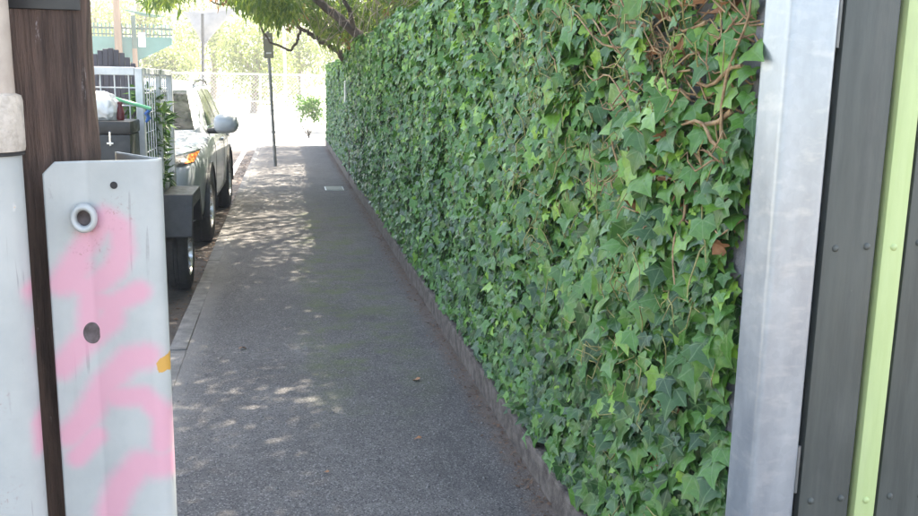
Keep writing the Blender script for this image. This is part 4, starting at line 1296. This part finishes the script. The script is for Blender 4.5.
# ------------------------------------------------------------------ shading trees behind the wall
trees = []
defs = [((2.9, 4.6), 'shady tree behind the wall, nearest the camera, its crown over the path'),
        ((2.3, 12.2), 'leafy tree behind the ivy whose dark limbs reach over the hedge'),
        ((3.0, 19.2), 'tree behind the far end of the ivy hedge, shading the path end')]
r = np.random.default_rng(23)
NCL = 3000
cx_ = r.uniform(-0.6, 5.4, NCL); cy_ = r.uniform(1.0, 24.4, NCL)
cz_ = 4.0 + 3.8 * r.beta(1.2, 1.5, NCL) + 0.5 * vnoise(cx_, cy_, 61, 0.9)
cz_ = np.maximum(cz_, 2.95 + 0.02 * cy_)
# patchy gaps
gap = vnoise(cx_ - 0.342 * cz_, cy_ - 0.407 * cz_, 71, 1.7)
keep = (gap < 0.78) | (r.uniform(0, 1, NCL) < 0.35)
keep &= ~((cx_ < 0.4) & (r.uniform(0, 1, NCL) < 0.45))
landx, landy = cx_ - 0.342 * cz_, cy_ - 0.407 * cz_          # where each clump throws its shade
keep &= ~((landx < -0.95) & (landy > 7.6) & (r.uniform(0, 1, NCL) < 0.62))
lx2, ly2 = cx_ - 0.342 * (cz_ - 2.3), cy_ - 0.407 * (cz_ - 2.3)
keep &= ~((lx2 > -1.8) & (lx2 < 1.6) & (ly2 > 9) & (ly2 < 17) & (r.uniform(0, 1, NCL) < 0.28))
keep &= ~((landx > -0.8) & (landx < 0.5) & (landy > 13.6) & (landy < 16.4) & (r.uniform(0, 1, NCL) < 0.62))
cx_, cy_, cz_ = cx_[keep], cy_[keep], cz_[keep]
ex = r.uniform(-1.0, 0.9, 300); ey = r.uniform(1.0, 8.5, 300); ez = r.uniform(4.6, 7.2, 300)
cx_ = np.r_[cx_, ex + 0.342 * ez]; cy_ = np.r_[cy_, ey + 0.407 * ez]; cz_ = np.r_[cz_, ez]
owner = np.argmin(np.stack([np.abs(cy_ - d[0][1]) for d in defs], 1), 1)
for ti, ((tx, ty), lab) in enumerate(defs):
    t = empty('street_tree', (tx, ty, 0)); tag(t, lab, 'tree', 'trees behind the ivy wall')
    t.location = (0, 0, 0)
    limb(t, [(tx, ty, -0.1), (tx - 0.1, ty + 0.1, 1.2), (tx - 0.3, ty, 2.6), (tx - 0.2, ty + 0.2, 4.2)], 0.2, 0.1, 'trunk', seed=ti)
    q = owner == ti
    C = np.stack([cx_[q], cy_[q], cz_[q]], 1)
    leaf_cloud('crown', C, r.uniform(0.38, 0.65, len(C)), 82, 0.105, 'canopy', t, 200 + ti, slim=0.2)
    # limbs from the trunk head to spread points of the crown
    rl = random.Random(90 + ti)
    for k in range(11):
        p = C[rl.randrange(len(C))]
        limb(t, [(tx - 0.25, ty + 0.1, 2.7 + 0.12 * k), ((tx + p[0]) / 2 + rl.uniform(-.4, .4), (ty + p[1]) / 2 + rl.uniform(-.5, .5), max(3.2, (3.0 + p[2]) / 2 + 0.4)), tuple(p)], 0.06, 0.012, 'limb', seed=k + 40 * ti)
    trees.append(t)
t = trees[1]
# limbs leaning over the hedge
limb(t, [(2.1, 12.2, 1.3), (1.5, 11.7, 1.75), (1.06, 11.5, 1.98), (0.85, 11.5, 2.142), (0.671, 11.5, 2.303), (0.491, 11.5, 2.43), (0.30, 11.45, 2.62), (0.0, 11.4, 2.95)], 0.075, 0.04, 'limb', n=10, jit=0.008, seed=1)
limb(t, [(0.85, 11.5, 2.142), (0.78, 11.3, 2.4), (0.62, 11.1, 2.75)], 0.035, 0.02, 'limb', jit=0.01, seed=2)
limb(t, [(2.0, 13.2, 1.4), (1.3, 13.9, 1.72), (0.902, 14.0, 1.86), (0.754, 14.0, 2.003), (0.593, 14.0, 2.115), (0.404, 14.0, 2.21), (0.245, 14.0, 2.292), (0.05, 14.1, 2.5), (-0.2, 14.2, 2.8)], 0.055, 0.022, 'limb', jit=0.01, seed=3)
limb(t, [(0.245, 14.0, 2.292), (0.20, 14.0, 2.18), (0.169, 14.0, 2.089), (0.094, 14.0, 1.972), (-0.064, 14.0, 2.04), (-0.207, 14.0, 2.094), (-0.318, 14.0, 2.262), (-0.36, 14.0, 2.5)], 0.022, 0.014, 'limb', jit=0.006, seed=4)
limb(t, [(0.90, 14.05, 1.86), (0.98, 14.0, 2.0), (1.12, 13.9, 2.06), (1.2, 13.9, 2.02)], 0.05, 0.03, 'broken_limb', 'pale_bark', jit=0.012, seed=5)
limb(t, [(-0.5, 12.9, 2.75), (-0.62, 12.9, 2.56), (-0.85, 12.9, 2.52), (-1.05, 12.9, 2.60), (-1.25, 12.95, 2.78)], 0.014, 0.01, 'limb', jit=0.01, seed=6)
# hanging sprays along the lower edge of the crown, and a few withered bunches
r = np.random.default_rng(31)
def sag(u_, v_, y):
    """world point for a direction written as slopes from the eye (left-right, up-down) at distance y"""
    return (u_ * y, y, 1.55 + v_ * y)
C, K = [], []
for i in range(600):
    y = r.uniform(9.0, 16.5)
    sx = r.uniform(-0.135, 0.165)
    if 0.015 < sx < 0.11 and y < 11.9: y = 11.9 + r.uniform(0, 4.5)
    lowest = 0.066 - 0.010 * math.sin(30 * sx + 0.4) + 0.006 * math.sin(75 * sx)
    if sx > 0.03: lowest -= 0.012
    if sx < -0.055: lowest += 0.018
    if sx < -0.10: lowest -= 0.006
    if sx > 0.075: lowest = 0.03 + (sx - 0.075) * 0.62
    sv = lowest + abs(r.normal(0, 0.028)) + 0.004
    C.append(sag(sx, sv, y))
C = np.array(C)
leaf_cloud('hanging_foliage', C, np.full(len(C), 0.15), 60, 0.095, 'canopy', t, 301, droop=0.9, slim=0.13, flat=1.1, rbias=0.3)
D = np.array([sag(sx, sv, y) for sx, sv, y in [(-0.005, 0.075, 11), (0.002, 0.068, 11.2), (0.012, 0.078, 11.1), (0.006, 0.086, 11), (-0.012, 0.083, 11.4), (0.075, 0.045, 13), (0.068, 0.05, 13), (0.13, 0.075, 10.5), (0.12, 0.082, 10.2), (-0.06, 0.086, 12)]])
leaf_cloud('withered_sprays', D, np.full(len(D), 0.13), 46, 0.1, 'canopy_dead', t, 302, droop=0.9, slim=0.13, flat=1.3)
# bare twigs tangled under the crown above the hedge
m = MB(); rt_ = random.Random(9)
for i in range(80):
    sx = rt_.uniform(0.03, 0.155); y = rt_.uniform(8.5, 13.0)
    p = Vector(sag(sx, max(0.035, 0.03 + (sx - 0.06) * 0.6) + rt_.uniform(0, 0.03), y))
    q = p + Vector((rt_.uniform(-.25, .25), rt_.uniform(-.2, .2), rt_.uniform(0.02, .4)))
    m.tube([p, p.lerp(q, .5) + Vector((rt_.uniform(-.05, .05), 0, rt_.uniform(-.05, .05))), q], [0.0045, 0.004, 0.002], 4, False)
tag(m.build('bare_twigs', 'pale_bark', t), kind='stuff')

# plant growing out of the trailer's near side
pl = empty('trailer_plant', (-0.98, 7.7, 0.5)); tag(pl, 'green leafy shrub spilling through the side of the trailer cage', 'shrub')
pl.location = (0, 0, 0)
r = np.random.default_rng(77)
C = np.stack([r.uniform(-1.13, -1.0, 40), r.uniform(7.3, 8.0, 40), r.uniform(0.72, 1.38, 40)], 1)
leaf_cloud('foliage', C, np.full(40, 0.10), 26, 0.1, 'shrub', pl, 401, droop=0.3, slim=0.18, flat=1.2)
for k in range(7):
    p = C[k * 6]
    limb(pl, [(-1.1, 7.7, 0.42), (-1.06, (7.7 + p[1]) / 2, (0.5 + p[2]) / 2), tuple(p)], 0.012, 0.004, 'stem', 'bark', 6, 0.01, k)

# ------------------------------------------------------------------ sign pole at the path edge
sp = empty('sign_post', (-0.2, 17.0, 0)); tag(sp, 'slim grey steel post carrying a narrow sign seen from behind', 'sign')
sp.rotation_euler = (0, R(-2.2), 0)
MB().tube([(0, 0, -0.1), (0, 0, 2.4)], 0.030, 14).build('pole', 'sign_pole', sp, smooth=True)
pl_ = MB().box(-0.085, 0.085, -0.038, -0.032, 1.93, 2.37).build('sign_plate', 'sign_back', sp, bevel=0.002, seg=1)
for z in (2.02, 2.28):
    MB().box(-0.045, 0.045, -0.046, 0.036, z - 0.012, z + 0.012).build('clamp', 'galv_thin', pl_, bevel=0.003)
MB().tube([(0.0, 0, 0.42), (0.085, 0.0, 0.425)], 0.008, 6).build('bolt', 'galv_thin', sp)
# thin second pole further away
o = MB().tube([(0.02, 28.6, -0.1), (-0.02, 28.6, 4.6)], [0.05, 0.035], 12).build('street_pole', 'galv_thin', smooth=True)
tag(o, 'thin pale street pole in the sunlight just right of the narrow sign', 'pole')

# ------------------------------------------------------------------ fence across the end of the street
fe = empty('chain_link_fence', (0, 31, 0)); fe.location = (0, 0, 0)
tag(fe, 'pale chain-link fence across the sunlit far end of the street', 'fence')
FX0, FX1, FH = -14.0, 8.0, 1.72
x = FX0
while x <= FX1 + 0.01:
    MB().tube([(x, 31, -0.05), (x, 31, FH + 0.03)], 0.032, 10).build('post', 'galv_thin', fe, smooth=True)
    x += 2.2
MB().tube([(FX0, 31, FH), (FX1, 31, FH)], 0.024, 8).build('top_rail', 'galv_thin', fe, smooth=True)
MB().tube([(FX0, 31, 0.85), (FX1, 31, 0.85)], 0.02, 8).build('mid_rail', 'galv_thin', fe, smooth=True)
m = MB()
nw = int((FX1 - FX0 + FH) / 0.11)
for s in (-1, 1):
    for i in range(nw):
        xa = FX0 - FH + i * 0.11 if s > 0 else FX0 + i * 0.11
        xb = xa + s * FH
        za, zb = 0.02, FH
        xa2, xb2 = xa, xb
        if min(xa, xb) < FX0 or max(xa, xb) > FX1: continue
        m.tube([(xa2, 31 + 0.004 * s, za), (xb2, 31 + 0.004 * s, zb)], 0.0028, 3, False)
tag(m.build('mesh', 'galv_thin', fe), kind='stuff')
# white rail gate in front of it
wg = empty('rail_gate', (0, 30.2, 0)); wg.location = (0, 0, 0)
tag(wg, 'white tubular rail gate in the glare beyond the path end', 'gate')
for xx in (0.55, 1.55, 2.55):
    MB().tube([(xx, 30.2, -0.05), (xx, 30.2, 1.75)], 0.045, 10).build('post', 'paint_white', wg, smooth=True)
for z in (0.3, 1.0, 1.7):
    MB().tube([(0.55, 30.2, z), (2.55, 30.2, z)], 0.03, 8).build('rail', 'paint_white', wg, smooth=True)

# small bush near the end of the hedge
bu = empty('small_bush', (0.66, 27.4, 0)); tag(bu, 'small bright green bush at the far roadside left of the hedge end', 'bush')
bu.location = (0, 0, 0)
r = np.random.default_rng(55)
C = np.stack([0.66 + r.normal(0, 0.17, 40), 27.4 + r.normal(0, 0.18, 40), r.uniform(0.45, 1.05, 40)], 1)
leaf_cloud('foliage', C, np.full(40, 0.16), 40, 0.09, 'shrub', bu, 402, droop=0.2, slim=0.25, flat=1.0, rbias=0.2)
for k in range(5):
    limb(bu, [(0.66, 27.4, -0.12), tuple(C[k])], 0.015, 0.006, 'stem', 'bark', 6, 0.01, k)

# ------------------------------------------------------------------ play deck, poles and shade sails in the park
pd = empty('play_deck', (0, 40, 0)); pd.location = (0, 0, 0)
tag(pd, 'teal raised play deck with a dark green barred railing behind the trailer', 'play deck')
MB().prism([(-7.95, 2.40), (-6.04, 2.16), (-4.55, 2.90), (-4.53, 3.18), (-7.95, 3.16)], 39.96, 40.04, 'XZ').build('side_panel', 'teal', pd)
MB().box(-7.9, -5.3, 40.1, 42.0, 2.62, 2.70).build('floor', 'teal_dark', pd)
MB().box(-7.95, -4.50, 39.97, 40.03, 3.47, 3.55).build('top_rail', 'teal_dark', pd)
MB().box(-7.95, -4.50, 39.975, 40.025, 3.24, 3.29).build('lower_rail', 'teal_dark', pd)
xx = -7.9
while xx < -4.5:
    MB().box(xx, xx + 0.045, 39.98, 40.02, 3.17, 3.70).build('bar', 'teal', pd)
    xx += 0.155
for px, py in ((-7.6, 40.3), (-6.2, 40.3), (-7.6, 41.8), (-6.2, 41.8)):
    MB().tube([(px, py, -0.1), (px, py, 2.55)], 0.06, 10).build('leg', 'teal_dark', pd, smooth=True)
MB().box(-5.86, -5.58, 39.93, 39.955, 2.78, 3.36).build('notice', 'paint_white', pd, bevel=0.003)
for (px, r0, z1, mats, lab) in ((-6.6, 0.15, 6.4, ('pine_pole', 'pine_pole'), 'thick tan timber pole rising in front of the teal deck'), (-5.98, 0.10, 4.0, ('pine_pole', 'teal_dark'), 'timber post with a dark upper half beside the white notice')):
    e = empty('timber_post', (px, 39.7, 0)); tag(e, lab, 'post')
    MB().tube([(0, 0, -0.1), (0, 0, 2.7)], r0, 14).build('lower_post', mats[0], e, smooth=True)
    MB().tube([(0, 0, 2.7), (0, 0, z1)], [r0 * .98, r0 * .93], 14).build('upper_post', mats[1], e, smooth=True)
def sail(name, label, corners, thick, mat, sagv):
    n = 14
    V, F = [], []
    a, b, c = [Vector(p) for p in corners]
    idx = {}
    for i in range(n + 1):
        for j in range(n + 1 - i):
            s, t_ = i / n, j / n
            w = 1 - s - t_
            p = a * w + b * s + c * t_
            k = 27 * w * s * t_
            cen = (a + b + c) / 3
            edge = 4 * (w * s + s * t_ + w * t_) - k
            p = p.lerp(cen, 0.10 * max(0, edge)) + Vector((0, 0.05 * math.sin(9 * s + 5 * t_), -sagv * k))
            idx[(i, j)] = len(V); V.append(p)
    for i in range(n):
        for j in range(n - i):
            F.append((idx[(i, j)], idx[(i + 1, j)], idx[(i, j + 1)]))
            if i + j < n - 1:
                F.append((idx[(i + 1, j)], idx[(i + 1, j + 1)], idx[(i, j + 1)]))
    me = bpy.data.meshes.new(name); me.from_pydata(V, [], F)
    me = evaluated(me, [('SOLIDIFY', dict(thickness=thick))])
    o = link(name, me, mat, smooth=True)
    tag(o, label, 'shade sail')
    return o
sail('shade_sail', 'small teal shade sail slung above the play deck', [(-6.6, 39.6, 4.28), (-4.75, 40.2, 4.03), (-5.6, 43.0, 4.20)], 0.02, 'teal', 0.1)
sail('shade_sail', 'grey triangular shade sail hanging under the dark leaves above the car', [(-3.75, 36.6, 4.0), (-2.98, 35.9, 2.70), (-1.6, 36.0, 4.25)], 0.02, 'sail', 0.05)
o = MB().tube([(-3.05, 35.8, -0.1), (-2.98, 35.85, 2.8), (-2.96, 35.9, 3.9)], [0.06, 0.055, 0.05], 12).build('sail_pole', 'dark_paint', smooth=True)
tag(o, 'dark slim pole holding the grey shade sail above the car', 'pole')

# dark boards with an arched top standing upright in the trailer
ps = empty('board_panel', (0, 7.6, 0.41)); ps.location = (0, 0, 0)
tag(ps, 'dark grey arched panel of upright boards standing in the trailer cage', 'panel')
xx = -2.02
while xx < -1.12:
    top = 1.775 - 1.6 * abs(xx + 0.02 + 1.33) ** 1.5
    MB().box(xx, xx + 0.037, 7.58 + random.uniform(0, .006), 7.605, 0.415, max(top, 1.5) + random.uniform(-.006, .006)).build('board', 'grey_screen', ps, bevel=0.003, seg=1)
    xx += 0.040
for z in (0.6, 1.3):
    MB().box(-2.02, -1.13, 7.608, 7.64, z, z + 0.07).build('rail', 'grey_screen', ps)

# ------------------------------------------------------------------ sunlit trees of the park
def park_tree(x, y, h, w, lab, seed, lean=0.0):
    t = empty('park_tree', (x, y, 0)); t.location = (0, 0, 0)
    tag(t, lab, 'tree', 'sunlit trees in the park')
    r = np.random.default_rng(seed)
    limb(t, [(x, y, -0.2), (x + lean * .3, y, h * .25), (x + lean * .7, y + .2, h * .5), (x + lean, y, h * .75)], 0.13 + 0.012 * h, 0.05, 'trunk', 'pale_bark', jit=0.05, seed=seed)
    n = int(95 + 16 * w)
    d = unit(r.normal(0, 1, (n, 3))) * (r.uniform(0, 1, n) ** 0.4)[:, None]
    C = np.stack([x + lean * .6 + d[:, 0] * w, y + d[:, 1] * w * .8, h * .58 + d[:, 2] * h * .44], 1)
    C[:, 2] = np.maximum(C[:, 2], 0.5)
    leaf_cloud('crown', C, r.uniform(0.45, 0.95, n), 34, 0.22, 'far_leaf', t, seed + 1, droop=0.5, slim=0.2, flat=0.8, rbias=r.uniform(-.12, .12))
    for k in range(6):
        p = C[k * 7]
        limb(t, [(x + lean * .5, y, h * .38), ((x + p[0]) / 2, y, (h * .45 + p[2]) / 2 + .3), tuple(p)], 0.07, 0.02, 'limb', 'pale_bark', 7, 0.05, k)
park = [(-13.0, 47, 9, 3.2, 'broad pale tree furthest left, behind the timber pole'), (-9.5, 50, 8, 2.7, 'pale green tree behind the left end of the teal deck'),
        (-6.4, 46, 7.5, 2.6, 'yellow green tree directly behind the teal play deck'), (-3.6, 49, 6.5, 2.2, 'sunlit tree behind the grey shade sail'),
        (-1.5, 45, 4.6, 1.8, 'low bleached tree between the shade sail and the sign'), (0.9, 50, 6.0, 2.0, 'hazy tree straight beyond the path end'),
        (3.6, 47, 5.0, 2.2, 'pale tree half hidden by the far end of the ivy'), (7.0, 52, 9, 3.0, 'large tree rising behind the ivy hedge far end'),
        (-4.9, 43.5, 3.0, 1.1, 'small leaning tree below the teal deck edge')]
for i, a in enumerate(park):
    park_tree(*a[:4], a[4], 500 + 10 * i, lean=0.3 * math.sin(i * 2.1))
# far tree line closing the horizon
r = np.random.default_rng(91)
n = 300
C = np.stack([r.uniform(-60, 40, n), 80 + r.uniform(-4, 6, n), r.uniform(0.2, 5.5, n)], 1)
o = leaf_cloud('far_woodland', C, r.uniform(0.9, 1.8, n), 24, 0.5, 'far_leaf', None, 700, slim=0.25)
tag(o, 'distant pale woodland closing the view beyond the park', 'woodland', kind='stuff')

# ------------------------------------------------------------------ added scattering volume that imitates lens glare over the distance
hz = MB().box(-302, 302, -62, 502, -1.2, 11.5).build('glare_veil', None)
k = NT('veil_air')
k.t.nodes.remove(k.b)
pv = k.n('VolumePrincipled')
pv.inputs['Color'].default_value = (0.96, 0.98, 1.0, 1)
pv.inputs['Density'].default_value = 0.003
pv.inputs['Anisotropy'].default_value = 0.2
k.l(pv.outputs[0], k.out.inputs['Volume'])
hz.data.materials.clear(); hz.data.materials.append(k.m)
tag(hz, 'added veil of bright air standing in for glare that washes out the distance', 'glare_veil', kind='stuff')
